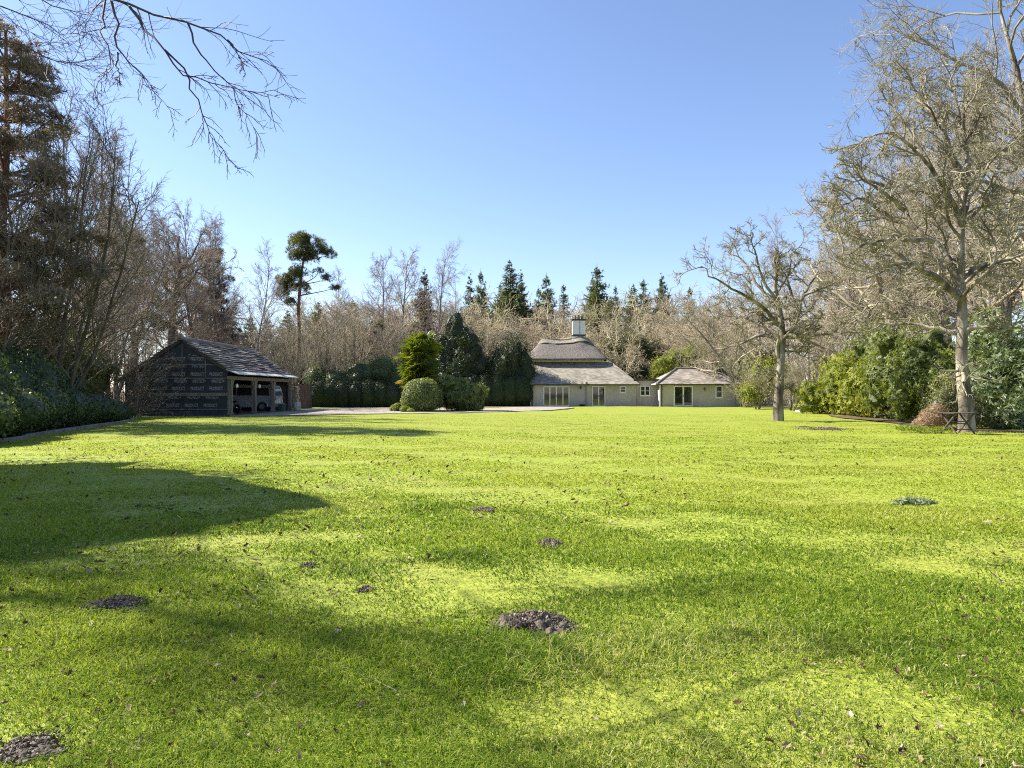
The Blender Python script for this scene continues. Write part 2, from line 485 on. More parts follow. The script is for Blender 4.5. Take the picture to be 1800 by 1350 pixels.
def spruce_meshes(seed, H, Rb, mat_leaf, z0=.12, nwh=36, sp=.6):
    """pointed conifer: whorls of drooping branches set with sprays"""
    rng = np.random.default_rng(seed)
    tr = tubes(np.array([[[0, 0, H*k/8] for k in range(9)]], float), np.array([[.22*(1-k/8.2)+.01 for k in range(9)]]) * H/18, 7)
    P0, D0, L0 = [], [], []
    for w in range(nwh):
        f = (w / (nwh - 1)) ** .9
        z = H * (z0 + (.985 - z0) * f) + rng.normal()*.18
        m = int(5 + 5 * (1 - f)); a0 = rng.uniform(0, 6.28)
        for k in range(m):
            if rng.random() < .12: continue
            a = a0 + 6.283*k/m + rng.normal()*.35
            P0.append([0, 0, z + rng.normal()*.2]); e = -.10 + .6*f + rng.normal()*.16
            D0.append([math.cos(a), math.sin(a), e]); L0.append(Rb * (1 - f)**.85 * rng.uniform(.5, 1.2) + .16)
    pts, rad = grow(np.array(P0), np.array(D0), np.array(L0), np.full(len(P0), .03), np.full(len(P0), .008), 6, .05, .035, rng)
    br = tubes(pts, rad, 3)
    nsp = 24
    S, D, L, _ = spawn(pts, rad, nsp, .08, 1.0, 52, 14, .5, .55, .5, rng, flat=.75)
    L = np.minimum(L, sp * 1.5) + .12
    n = len(S); D = nrm(D + np.array([0, 0, -.30]))
    up = nrm(np.cross(D, np.cross(np.array([[0, 0, 1.]]), D) + rng.normal(size=(n, 3))*.4))
    sd = np.cross(D, up) * (L * .15)[:, None]; E = S + D * L[:, None]; mid = S + D*(L*.45)[:, None]
    v = np.stack([S, mid + sd, E, mid - sd], 1).reshape(-1, 3)
    b = (np.arange(n)*4)[:, None]; t = np.concatenate([b + [0, 1, 2], b + [0, 2, 3]], 0)
    var = np.repeat(np.clip(.45 + rng.normal(size=n)*.22, 0, 1), 4)
    v = np.concatenate([v, br[0]]); o = n*4
    q = br[1] + o
    var = np.concatenate([var, np.full(len(br[0]), .1)])
    return (mesh_np('spruce_trunk', tr[0], quads=tr[1], mat=M['bark_dark'], smooth=True),
            mesh_np('spruce_crown', v, tris=t, quads=q, mat=M[mat_leaf], var=var))

def leaf_tree_meshes(seed, H, r, blobs, n, size, mat, bark='bark_dark', **k):
    rng = np.random.default_rng(seed)
    pts, rad = grow(np.array([[0, 0, -.1]]), np.array([[0, 0, 1.]]), np.array([H*.8]), np.array([r]), np.array([.05]), 8, .05, .03, rng)
    tr = tubes(pts, rad, 8)
    v, t, var = shrub_arrays(blobs, n, size, seed=seed, **k)
    return (mesh_np('trunk', tr[0], quads=tr[1], mat=M[bark], smooth=True), mesh_np('crown', v, tris=t, mat=M[mat], var=var))

# leaf colours (real-world base colours)
M['leaf_laurel'] = leaf_mat('leaf_laurel', [(0.0, (.03, .05, .014)), (.5, (.105, .145, .05)), (1, (.20, .235, .10))], .42, .5, .32)
M['leaf_rhodo'] = leaf_mat('leaf_rhodo', [(0.0, (.035, .055, .018)), (.5, (.13, .165, .034)), (1, (.25, .28, .07))], .48, .35, .38)
M['leaf_bright'] = leaf_mat('leaf_bright', [(0.0, (.06, .08, .016)), (.5, (.20, .235, .035)), (1, (.34, .36, .07))], .55, .18, .4)
M['leaf_ivy'] = leaf_mat('leaf_ivy', [(0.0, (.03, .052, .018)), (.55, (.065, .10, .03)), (1, (.12, .155, .045))], .42, .4, .22)
M['leaf_yew'] = leaf_mat('leaf_yew', [(0.0, (.018, .028, .012)), (.5, (.036, .054, .019)), (1, (.08, .095, .028))], .5, .35, .2)
M['leaf_holly'] = leaf_mat('leaf_holly', [(0.0, (.05, .06, .022)), (.5, (.11, .115, .04)), (1, (.18, .18, .065))], .45, .4, .25)
M['leaf_box'] = leaf_mat('leaf_box', [(0.0, (.07, .095, .03)), (.5, (.16, .195, .065)), (1, (.30, .33, .13))], .5, .3, .35)
M['leaf_dry'] = leaf_mat('leaf_dry', [(0.0, (.15, .085, .05)), (.5, (.33, .235, .15)), (1, (.45, .36, .24))], .8, .1, .25, (1.1, .8, .5))
M['leaf_straw'] = leaf_mat('leaf_straw', [(0.0, (.18, .15, .07)), (.5, (.30, .27, .13)), (1, (.36, .36, .14))], .8, .1, .3, (1.1, 1, .6))
M['leaf_daff'] = leaf_mat('leaf_daff', [(0.0, (.09, .13, .02)), (.5, (.20, .26, .03)), (1, (.34, .36, .04))], .5, .3, .4)
M['leaf_weed'] = leaf_mat('leaf_weed', [(0.0, (.09, .115, .065)), (.5, (.18, .225, .13)), (1, (.28, .32, .21))], .5, .3, .25)
M['needle_pine'] = leaf_mat('needle_pine', [(0.0, (.05, .06, .02)), (.5, (.11, .125, .04)), (1, (.19, .20, .065))], .5, .3, .2)
M['needle_rust'] = leaf_mat('needle_rust', [(0.0, (.11, .095, .07)), (.5, (.20, .17, .125)), (1, (.29, .25, .185))], .6, .2, .25, (1.1, 1, .8))
M['needle_spruce'] = leaf_mat('needle_spruce', [(0.0, (.05, .07, .036)), (.5, (.14, .175, .085)), (1, (.23, .26, .13))], .6, .2, .2)
M['needle_larch'] = leaf_mat('needle_larch', [(0.0, (.07, .06, .035)), (.5, (.12, .105, .055)), (1, (.16, .15, .07))], .7, .15, .2)
M['needle_gold'] = leaf_mat('needle_gold', [(0.0, (.05, .06, .02)), (.5, (.11, .13, .035)), (1, (.18, .20, .05))], .6, .2, .25)
M['leaf_palm'] = leaf_mat('leaf_palm', [(0.0, (.035, .06, .015)), (.5, (.10, .145, .02)), (1, (.22, .25, .025))], .4, .45, .35)
M['leaf_palmdead'] = leaf_mat('leaf_palmdead', [(0.0, (.10, .07, .02)), (.5, (.24, .185, .04)), (1, (.36, .31, .06))], .7, .2, .35, (1.2, .9, .4))

# ------------------------------------------------------------------ ground
def grid_mesh(name, x0, x1, y0, y1, nx, ny, zfun, mat):
    X, Y = np.meshgrid(np.linspace(x0, x1, nx), np.linspace(y0, y1, ny))
    P = np.stack([X.ravel(), Y.ravel()], 1)
    z = zfun(P)
    i = (np.arange(ny-1)*nx)[:, None] + np.arange(nx-1)[None, :]
    q = np.stack([i, i+1, i+1+nx, i+nx], -1).reshape(-1, 4)
    return mesh_np(name, np.column_stack([P, z]), quads=q, mat=mat, smooth=True)

M['litter'] = mat_noise('litter', [(.3, (.05, .035, .022)), (.55, (.11, .08, .05)), (.75, (.17, .13, .08))], .6, 8, .95, .6, 6, spec=.1, dist=.05)

def lawn_material():
    m, n, l, b = new_mat('lawn_turf')
    tc = n.new("ShaderNodeTexCoord")
    def noise(s, d=6, sy=1.0, dist=0):
        mp = n.new("ShaderNodeMapping"); mp.inputs['Scale'].default_value = (1, sy, 1); l.new(tc.outputs['Object'], mp.inputs[0])
        t = n.new("ShaderNodeTexNoise"); t.inputs['Scale'].default_value = s; t.inputs['Detail'].default_value = d
        t.inputs['Distortion'].default_value = dist
        l.new(mp.outputs[0], t.inputs['Vector']); return t.outputs[0]
    fine = ramp(n, [(.30, (.12, .155, .014)), (.5, (.215, .265, .026)), (.72, (.315, .35, .05))]); l.new(noise(14, 9), fine.inputs[0])
    patch = ramp(n, [(.42, (0, 0, 0)), (.66, (1, 1, 1))]); l.new(noise(.35, 5, 1.0, .4), patch.inputs[0])
    straw = ramp(n, [(.3, (.15, .15, .025)), (.7, (.30, .29, .06))]); l.new(noise(9, 8), straw.inputs[0])
    mx = n.new("ShaderNodeMixRGB"); l.new(patch.outputs[0], mx.inputs[0])
    mf = n.new("ShaderNodeMath"); mf.operation = 'MULTIPLY'; mf.inputs[1].default_value = .45; l.new(patch.outputs[0], mf.inputs[0])
    l.new(mf.outputs[0], mx.inputs[0]); l.new(fine.outputs[0], mx.inputs[1]); l.new(straw.outputs[0], mx.inputs[2])
    # thin mossy and bare soil spots
    sp = ramp(n, [(.64, (0, 0, 0)), (.74, (1, 1, 1))]); l.new(noise(1.9, 7), sp.inputs[0])
    mf2 = n.new("ShaderNodeMath"); mf2.operation = 'MULTIPLY'; mf2.inputs[1].default_value = .55; l.new(sp.outputs[0], mf2.inputs[0])
    mx2 = n.new("ShaderNodeMixRGB"); l.new(mf2.outputs[0], mx2.inputs[0]); l.new(mx.outputs[0], mx2.inputs[1]); mx2.inputs[2].default_value = (.075, .085, .022, 1)
    l.new(mx2.outputs[0], b.inputs['Base Color'])
    b.inputs['Roughness'].default_value = .75; b.inputs['Specular IOR Level'].default_value = .2
    bp = n.new("ShaderNodeBump"); bp.inputs['Strength'].default_value = .7; bp.inputs['Distance'].default_value = .03
    l.new(noise(26, 8), bp.inputs['Height']); l.new(bp.outputs[0], b.inputs['Normal'])
    return m
M['lawn'] = lawn_material()
M['gravel'] = mat_noise('gravel', [(.3, (.20, .18, .145)), (.55, (.30, .27, .225)), (.75, (.40, .365, .31))], 3.0, 10, .95, .6, 40, spec=.1)
M['soil'] = mat_noise('soil', [(.3, (.05, .04, .03)), (.5, (.11, .09, .07)), (.72, (.24, .21, .175))], 11, 9, .95, .9, 26, spec=.15, dist=.03)
def clod_mat():
    m, n, l, b = new_mat('clods'); g_ = n.new("ShaderNodeNewGeometry"); tc = n.new("ShaderNodeTexCoord"); t = n.new("ShaderNodeTexNoise"); t.inputs['Scale'].default_value = 24; t.inputs['Detail'].default_value = 8
    l.new(tc.outputs['Object'], t.inputs['Vector'])
    k = n.new("ShaderNodeMath"); k.operation = 'MULTIPLY_ADD'; l.new(g_.outputs['Random Per Island'], k.inputs[0]); k.inputs[1].default_value = .5
    k2 = n.new("ShaderNodeMath"); k2.operation = 'MULTIPLY'; l.new(t.outputs[0], k2.inputs[0]); k2.inputs[1].default_value = .7; l.new(k2.outputs[0], k.inputs[2])
    r = ramp(n, [(.25, (.028, .021, .015)), (.5, (.075, .058, .042)), (.74, (.16, .132, .10)), (.92, (.34, .30, .24))]); l.new(k.outputs[0], r.inputs[0]); l.new(r.outputs[0], b.inputs['Base Color'])
    b.inputs['Roughness'].default_value = .95; b.inputs['Specular IOR Level'].default_value = .1
    bp = n.new("ShaderNodeBump"); bp.inputs['Strength'].default_value = .9; bp.inputs['Distance'].default_value = .01; l.new(t.outputs[0], bp.inputs['Height']); l.new(bp.outputs[0], b.inputs['Normal'])
    return m
M['clods'] = clod_mat()
M['blade'] = leaf_mat('blade', [(0.0, (.055, .11, .014)), (.25, (.115, .19, .020)), (.55, (.24, .295, .032)), (.85, (.33, .36, .06)), (1, (.46, .44, .23))], .6, .15, .45, (1.25, 1.3, .6))

tag(link('ground', grid_mesh('ground', -1200, 1200, -300, 2200, 61, 61, lambda P: np.full(len(P), -.03), M['litter'])), kind='structure')

def lawn_z(P):
    d = np.clip((P[:, 1] - 3) / 8, 0, 1)
    return .022 * snoise(P, .55, 3) + .012 * snoise(P, 1.7, 4) + .02
# garden outline: bed edge on the left, hedge at the back, shrubs on the right
EDGE = [(-14.3, -4), (-14.5, 10), (-14.9, 20.8), (-15.7, 23.4), (-17.3, 29.3), (-18.9, 35.4), (-23.6, 41.5)]
bmg = bmesh.new()
outline = EDGE + [(-24, 66), (-6, 68.5), (24, 68.5), (23, 52), (19.5, 40), (21, 30), (24, 24), (30, -4)]
def inside(P, poly):
    x, y = P[:, 0], P[:, 1]; c = np.zeros(len(P), bool); j = len(poly) - 1
    for i in range(len(poly)):
        xi, yi = poly[i]; xj, yj = poly[j]
        c ^= ((yi > y) != (yj > y)) & (x < (xj-xi)*(y-yi)/(yj-yi+1e-12)+xi); j = i
    return c
def lawn_mesh():
    nx, ny = 190, 250
    X, Y = np.meshgrid(np.linspace(-26, 30, nx), np.linspace(-4, 69, ny))
    P = np.stack([X.ravel(), Y.ravel()], 1); z = lawn_z(P)
    i = ((np.arange(ny-1)*nx)[:, None] + np.arange(nx-1)[None, :]).ravel()
    q = np.stack([i, i+1, i+1+nx, i+nx], -1)
    q = q[inside(P[q].mean(1), outline)]
    us, inv = np.unique(q, return_inverse=True)
    return mesh_np('lawn', np.column_stack([P, z])[us], quads=inv.reshape(-1, 4), mat=M['lawn'], smooth=True)
tag(link('lawn', lawn_mesh()), kind='structure')

# gravel drive sweeping past the bush island to the house
def sheet(name, pts, z, mat, kind='structure'):
    mb = MB(); mb.poly([(x, y, z) for x, y in pts], (0, 0, -.05))
    o = mb.build(name, mat); tag(o, kind=kind); return o
DRIVE = [(-16.6, 41.8), (-12, 44.0), (-7, 46.6), (-2, 49.0), (3, 54.5), (5.5, 62.5), (5.2, 66.0), (2.6, 66.6), (-1, 65.5), (-6, 62.5), (-11, 62.5), (-16.5, 62), (-16.8, 56)]
sheet('driveway', DRIVE, .075, M['gravel'])
sheet('carport_floor', [(-23.1, 43), (-16.5, 42.2), (-16.2, 55.5), (-23.1, 55)], .085, M['soil'])

# leaf-littered bare strip under the shrubs on the right
def litter_strip(name, line, width, seed):
    rng = np.random.default_rng(seed); p = smooth_path([(a, b, 0) for a, b in line], 40)
    n = len(p); d = nrm(np.gradient(p, axis=0)); s = np.stack([-d[:, 1], d[:, 0], d[:, 0]*0], 1)
    w = width*(1 + .35*snoise(p[:, :2], 1.6, seed))[:, None]; w2 = width*1.2
    a = p + s*w; b = p - s*w2; a[:, 2] = b[:, 2] = .05
    v = np.concatenate([a, b]); i = np.arange(n-1); q = np.stack([i, i+1, i+1+n, i+n], 1)
    tag(link(name, mesh_np(name, v, quads=q, mat=M['litter'])), kind='structure')
STRIP = [(25, 56), (21.9, 50), (21.1, 46), (19.1, 40), (18.9, 35), (17.8, 30), (17.5, 27.2), (19.2, 26.0), (24, 25.6)]
litter_strip('leaf_litter', STRIP, .7, 52)
MOLE = [(940, 1106, .235, .085), (205, 1076, .18, .035), (966, 962, .14, .05), (48, 1329, .12, .03), (1452, 757, .62, .07), (1413, 752, .3, .05), (643, 1044, .045, .03), (541, 1003, .06, .03), (850, 900, .15, .03)]
def gpos(px, py): Y = 1.5*F/(py-688); return wx(px, Y), Y
MOLEP = [(*gpos(a, b), r, h) for a, b, r, h in MOLE]

def make_grass():
    rng = np.random.default_rng(11)
    n = 720000
    Y0, Y1 = 2.2, 46.0
    u = rng.random(n); Y = Y0 * (Y1/Y0) ** (u ** 1.12)
    X = rng.uniform(-1, 1, n) * (.80*Y + 1.2)
    P = np.stack([X, Y], 1)
    ok = inside(P, EDGE + [(-24, 66), (23, 52), (19.5, 40), (21, 30), (24, 24), (30, -4)]) & ~inside(P, DRIVE)
    ok &= ~((X < -16.2) & (Y > 41.8))
    for (mx, my, r, h) in MOLEP:
        q = np.hypot(X-mx, (Y-my))
        ok &= (q > r*.85) | (rng.random(n) < .10 + .9*np.clip(q/r - .45, 0, 1))
    sp = smooth_path([(a, b, 0) for a, b in STRIP], 60)[:, :2]; far = P[:, 0] > 12
    dd = np.full(n, 9.0); dd[far] = np.min(np.linalg.norm(P[far][:, None] - sp[None], axis=2), 1)
    ok &= rng.random(n) < np.clip(.40 + (dd - .5)*.5, .40, 1)
    pn = snoise(P, 1.6, 21); pn2 = snoise(P, .5, 22); pn3 = snoise(P, 5.0, 23)
    ok &= rng.random(n) < np.clip(.95 + .35*pn + .2*pn3, .25, 1)
    X, Y, P, pn, pn2, pn3 = X[ok], Y[ok], P[ok], pn[ok], pn2[ok], pn3[ok]
    n = len(X)
    h = rng.uniform(.016, .043, n) * (1 + .4*np.clip(pn, -1, 1.5) + .3*pn3) * np.clip(1.45 - Y*.055, .75, 1.3)*np.clip(1.06 - Y*.012, .62, 1)
    tall = rng.random(n) < .04; h[tall] *= 1.5
    w = .0021 * np.clip(Y/3.0, 1.0, 7.5) * rng.uniform(.7, 1.4, n)
    b = (np.arange(n)*5)[:, None]
    var = np.clip(.47 + .10*pn2 + .10*pn + rng.normal(size=n)*.15*np.clip(9/Y, .4, 1) + np.clip((Y-8)/26, -.19, .13), 0, .93)
    moss = snoise(P, 2.6, 24); worn = snoise(P, .9, 25)
    var -= .10*np.clip((moss - .7)*2, 0, 1); h *= 1 + .6*np.clip((moss - .85)*2, 0, 1)
    wm = np.clip((worn - .95)*3, 0, 1)*.45; pick = rng.random(n) < wm; var = np.clip(var, 0, .93); var[pick] = rng.uniform(.80, 1.0, pick.sum())
    dead = rng.random(n) < np.clip(.05 + .06*np.clip(-pn, 0, 1), 0, .15)
    var[dead] = rng.uniform(.88, 1.0, dead.sum())
    a = rng.uniform(0, 6.283, n); lean = rng.uniform(.3, 1.8, n) * h
    dx, dy = np.cos(a), np.sin(a)
    fa = rng.uniform(0, 6.283, n); sx, sy = np.cos(fa)*w, np.sin(fa)*w
    z0 = lawn_z(P) - .004
    B = np.stack([X, Y, z0], 1)
    S = np.stack([sx, sy, np.zeros(n)], 1)
    Mi = B + np.stack([dx*lean*.38, dy*lean*.38, h*.62], 1)
    T = B + np.stack([dx*lean, dy*lean, h*np.clip(1 - .25*(lean/h), .35, 1)], 1)
    v = np.stack([B - S, B + S, Mi + S*.8, Mi - S*.8, T], 1).reshape(-1, 3)
    me = mesh_np('grass', v, tris=b + [3, 2, 4], quads=b + [0, 1, 2, 3], mat=M['blade'], var=np.repeat(var, 5))
    tag(link('grass', me), kind='stuff')
make_grass()

# ------------------------------------------------------------------ cottage
M['render'] = mat_noise('render', [(.35, (.42, .375, .325)), (.6, (.49, .44, .38)), (.8, (.53, .475, .41))], .7, 8, .9, .06, 30, spec=.2, dist=.01)
M['cream'] = mat_noise('cream', [(.35, (.62, .57, .46)), (.7, (.72, .67, .55))], 1.2, 6, .85, .15, 30, spec=.2)
M['white'] = plain('white', (.80, .80, .78), .45)
M['dark_trim'] = plain('dark_trim', (.045, .038, .034), .45)
M['clay'] = mat_noise('clay', [(.3, (.20, .12, .075)), (.7, (.36, .22, .14))], 6, 5, .85, .2, 30)
M['black'] = plain('black', (.025, .025, .027), .5)
M['lead'] = plain('lead', (.22, .23, .24), .5)

def roof_material(name, stops, course=.10, mortar=.5):
    m, n, l, b = new_mat(name)
    tc = n.new("ShaderNodeTexCoord"); sx = n.new("ShaderNodeSeparateXYZ"); l.new(tc.outputs['Object'], sx.inputs[0])
    # courses run level: a saw of the height; joints along the eaves
    def math_(op, a, bb):
        k = n.new("ShaderNodeMath"); k.operation = op
        for s, v in zip(k.inputs, (a, bb)):
            if isinstance(v, (int, float)): s.default_value = v
            else: l.new(v, s)
        return k.outputs[0]
    zc = math_('DIVIDE', sx.outputs['Z'], course)
    row = math_('FLOOR', zc, 0); fr = math_('SUBTRACT', zc, row)
    xs = math_('ADD', math_('DIVIDE', math_('ADD', sx.outputs['X'], math_('MULTIPLY', sx.outputs['Y'], .73)), .28), math_('MULTIPLY', row, .5))
    colm = math_('FLOOR', xs, 0)
    cb = n.new("ShaderNodeCombineXYZ"); l.new(colm, cb.inputs[0]); l.new(row, cb.inputs[1])
    wn_ = n.new("ShaderNodeTexWhiteNoise"); wn_.noise_dimensions = '2D'; l.new(cb.outputs[0], wn_.inputs['Vector'])
    t = n.new("ShaderNodeTexNoise"); t.inputs['Scale'].default_value = .55; t.inputs['Detail'].default_value = 9; t.inputs['Roughness'].default_value = .65
    l.new(tc.outputs['Object'], t.inputs['Vector'])
    s = math_('ADD', math_('MULTIPLY', wn_.outputs['Value'], .28), math_('MULTIPLY', t.outputs[0], .8))
    r = ramp(n, stops); l.new(s, r.inputs[0])
    l.new(r.outputs[0], b.inputs['Base Color']); b.inputs['Roughness'].default_value = .85; b.inputs['Specular IOR Level'].default_value = .2
    h = math_('ADD', math_('MULTIPLY', fr, -1), math_('MULTIPLY', wn_.outputs['Value'], .5))
    bp = n.new("ShaderNodeBump"); bp.inputs['Strength'].default_value = .6; bp.inputs['Distance'].default_value = .03
    l.new(h, bp.inputs['Height']); l.new(bp.outputs[0], b.inputs['Normal'])
    return m
M['tiles'] = roof_material('tiles', [(.30, (.13, .118, .09)), (.5, (.225, .205, .165)), (.68, (.32, .295, .245)), (.85, (.43, .40, .34))])
M['tiles_red'] = roof_material('tiles_red', [(.30, (.12, .102, .085)), (.5, (.20, .175, .15)), (.68, (.29, .26, .225)), (.85, (.38, .35, .31))])
M['thatch'] = mat_noise('thatch', [(.30, (.06, .054, .047)), (.5, (.15, .136, .12)), (.70, (.30, .275, .245))], 1.0, 9, .95, .7, 1.0, (14, 14, 2.2), spec=.1, dist=.05)
M['thatch_cap'] = mat_noise('thatch_cap', [(.28, (.12, .105, .08)), (.5, (.25, .22, .17)), (.72, (.36, .33, .25))], 1.0, 9, .95, .9, 1.0, (7, 7, 3), spec=.1, dist=.05)

def glass_material():
    m, n, l, b = new_mat('glass')
    tc = n.new("ShaderNodeTexCoord"); t = n.new("ShaderNodeTexNoise"); t.inputs['Scale'].default_value = .9; t.inputs['Detail'].default_value = 2
    l.new(tc.outputs['Object'], t.inputs['Vector'])
    r = ramp(n, [(.35, (.012, .013, .012)), (.7, (.035, .034, .030))]); l.new(t.outputs[0], r.inputs[0]); l.new(r.outputs[0], b.inputs['Base Color'])
    b.inputs['Roughness'].default_value = .03; b.inputs['IOR'].default_value = 1.9
    bp = n.new("ShaderNodeBump"); bp.inputs['Strength'].default_value = .03; bp.inputs['Distance'].default_value = .02
    l.new(t.outputs[0], bp.inputs['Height']); l.new(bp.outputs[0], b.inputs['Normal'])
    return m
M['glass'] = glass_material()

house = empty('thatched_cottage', 'low rendered cottage with hipped thatched upper roof, tall white chimney and hip-roofed side wing', 'house', (6.5, 70, 0))
HX, HY = 6.5, 70.0
def hp(mb, name, mat, parent=None, **k):
    bmesh.ops.translate(mb.bm, vec=(-HX, -HY, 0), verts=mb.bm.verts[:])
    return mb.build(name, M[mat], parent or house, **k)

mb = MB(); mb.box(1.9, 12.2, 70, 78.0, -.1, 2.16); hp(mb, 'wall', 'render')
mb = MB(); mb.box(1.0, 1.88, 70.9, 77.5, -.1, 2.0); hp(mb, 'side_porch', 'cream')
mb = MB(); mb.box(12.203, 14.3, 70.4, 77.0, -.1, 2.55); hp(mb, 'link_wall', 'render')
mb = MB(); mb.box(12.0, 14.55, 70.12, 77.2, 2.553, 2.72, .02); hp(mb, 'link_roof', 'dark_trim')
mb = MB(); mb.box(14.3, 21.73, 68.5, 75.0, -.1, 2.16); hp(mb, 'annexe_wall', 'render')
mb = MB(); mb.box(1.86, 9.5, 73.5, 78.0, 2.2, 4.95); hp(mb, 'upper_wall', 'cream')
mb = MB(); mb.poly([(1.70, 70.0, 2.2), (1.70, 73.5, 4.42), (1.70, 76.0, 4.42), (1.70, 78.0, 2.2)], (-.02, 0, 0)); hp(mb, 'gable_panel', 'cream')

def hull_solid(name, pts, mat, parent=None):
    mb = MB()
    for p in pts: mb.bm.verts.new(p)
    bmesh.ops.convex_hull(mb.bm, input=mb.bm.verts[:])
    return hp(mb, name, mat, parent)
rt = hull_solid('tiled_roof', [(1.72, 69.62, 2.17), (12.5, 69.62, 2.17), (12.5, 78.4, 2.17), (1.72, 78.4, 2.17),
                               (1.72, 69.62, 2.22), (12.5, 69.62, 2.22), (12.5, 78.4, 2.22), (1.72, 78.4, 2.22),
                               (1.72, 73.5, 4.55), (10.3, 73.5, 4.55), (10.3, 76.0, 4.55), (1.72, 76.0, 4.55)], 'tiles')
# white sloping verge between the upper wall and the tiled roof
mb = MB(); mb.bar((9.62, 73.40, 4.86), (10.28, 73.40, 4.42), .10, .16); hp(mb, 'bargeboard', 'cream')
mb = MB(); mb.bar((9.72, 73.48, 4.95), (10.46, 73.48, 4.46), .13, .08); hp(mb, 'verge_tiles', 'dark_trim')
rt2 = hull_solid('hipped_roof', [(13.85, 68.15, 2.17), (22.15, 68.15, 2.17), (22.15, 75.3, 2.17), (13.85, 75.3, 2.17),
                                 (13.85, 68.15, 2.22), (22.15, 68.15, 2.22), (22.15, 75.3, 2.22), (13.85, 75.3, 2.22),
                                 (16.56, 71.6, 3.80), (19.75, 71.6, 3.80)], 'tiles_red')
mb = MB()
for a, b in [((13.9, 68.2, 2.27), (16.56, 71.6, 3.84)), ((22.1, 68.2, 2.27), (19.75, 71.6, 3.84)), ((16.5, 71.6, 3.84), (19.8, 71.6, 3.84))]:
    A, Bv = Vector(a), Vector(b); k = int((Bv-A).length/.3)
    for i in range(k):
        mb.bar(A.lerp(Bv, i/k), A.lerp(Bv, (i+.96)/k), .20, .16, n=8)
hp(mb, 'ridge_tiles', 'tiles_red', rt2)
mb = MB(); mb.bar((1.7, 69.55, 2.16), (12.5, 69.55, 2.16), .12, .12, n=10); hp(mb, 'gutter', 'dark_trim')
mb = MB(); mb.bar((13.8, 68.08, 2.16), (22.2, 68.08, 2.16), .12, .12, n=10); hp(mb, 'gutter', 'dark_trim')
mb = MB(); mb.bar((13.78, 68.1, 2.18), (13.78, 75.3, 2.18), .12, .12, n=10); hp(mb, 'gutter', 'white', label='white gutter on the side of the wing')
for x, y, mt in ((2.0, 69.93, 'dark_trim'), (7.28, 69.93, 'lead'), (14.42, 68.43, 'dark_trim')):
    mb = MB(); mb.bar((x, y, 0), (x, y, 2.1), .085, .085, n=8)
    if mt == 'lead': mb.lathe([(.05, 2.05), (.13, 2.3), (.14, 2.42), (.05, 2.44)], (x, y-.3, 0), 10); mb.bar((x, y, 2.0), (x, y-.3, 2.12), .07, .07, n=8)
    hp(mb, 'downpipe', mt)
mb = MB(); mb.bar((14.24, 68.46, 0), (14.24, 68.46, 2.1), .12, .07); hp(mb, 'corner_board', 'white')
mb = MB(); mb.bar((1.83, 69.96, -.02), (1.83, 69.96, 2.1), .10, .06); hp(mb, 'corner_board', 'white')

def opening(kind, pxa, pxb, pya, pyb, Y, nv, nh=0, fw=.095, transom=None, leaves=None):
    x0, x1 = wx(pxa, Y), wx(pxb, Y); z0, z1 = max(wz(pyb, Y), .02), wz(pya, Y)
    mb = MB()
    mb.box(x0, x1, Y-.06, Y+.02, z1-fw, z1, .008); mb.box(x0, x1, Y-.06, Y+.02, z0, z0+fw*1.1, .008)
    w = (x1-x0)/nv
    for k in range(nv+1):
        ww = fw if k in (0, nv) else fw*1.15
        xc = x0 + k*w; a = xc if k == 0 else (xc-ww if k == nv else xc-ww/2)
        mb.box(a, a+ww, Y-.058, Y+.02, z0+fw*1.1+.001, z1-fw-.001, .008)
    for k in range(nh):
        zc = z0 + (z1-z0)*(k+1)/(nh+1)
        mb.box(x0+fw, x1-fw, Y-.05, Y+.01, zc-.022, zc+.022)
    o = hp(mb, kind, 'white')
    mb = MB()
    for k in range(nv):
        xa = x0 + k*w + fw*.6; mb.box(xa, xa + w - fw*1.2, Y-.018, Y-.006, z0+fw, z1-fw*.9)
    hp(mb, 'pane', 'glass', o)
    if kind == 'window':
        mb = MB(); mb.box(x0-.06, x1+.06, Y-.11, Y+.02, z0-.055, z0-.003, .01); hp(mb, 'sill', 'white', o)
    else:
        mb = MB(); mb.box((x0+x1)/2-.03, (x0+x1)/2+.03, Y-.09, Y-.062, .95, 1.15, .008); hp(mb, 'handle', 'lead', o)
    return o
opening('glazed_door', 955, 1001, 679, 714.5, 70, 4)
opening('glazed_door', 1040.5, 1064, 678.5, 714.5, 70, 2)
opening('window', 1089, 1100.6, 678.5, 690.5, 70, 1, 1)
opening('window', 1125, 1142.6, 678, 696, 70.4, 2, 1)
opening('glazed_door', 1184, 1218, 678, 714.8, 68.5, 2, fw=.125)
opening('window', 1257.5, 1270, 678, 699.5, 68.5, 1, 1)
# pale curtains seen in the outer panes of the wide door
# wall lamps
for px, py, Y in ((1238, 684, 68.5), (1020.5, 681.5, 70)):
    x, z = wx(px, Y), wz(py, Y); mb = MB()
    mb.lathe([(.03, -.14), (.075, -.10), (.09, .06), (.03, .14)], (x, Y-.13, z), 8); mb.box(x-.03, x+.03, Y-.12, Y-.002, z+.08, z+.12)
    hp(mb, 'wall_lamp', 'dark_trim')

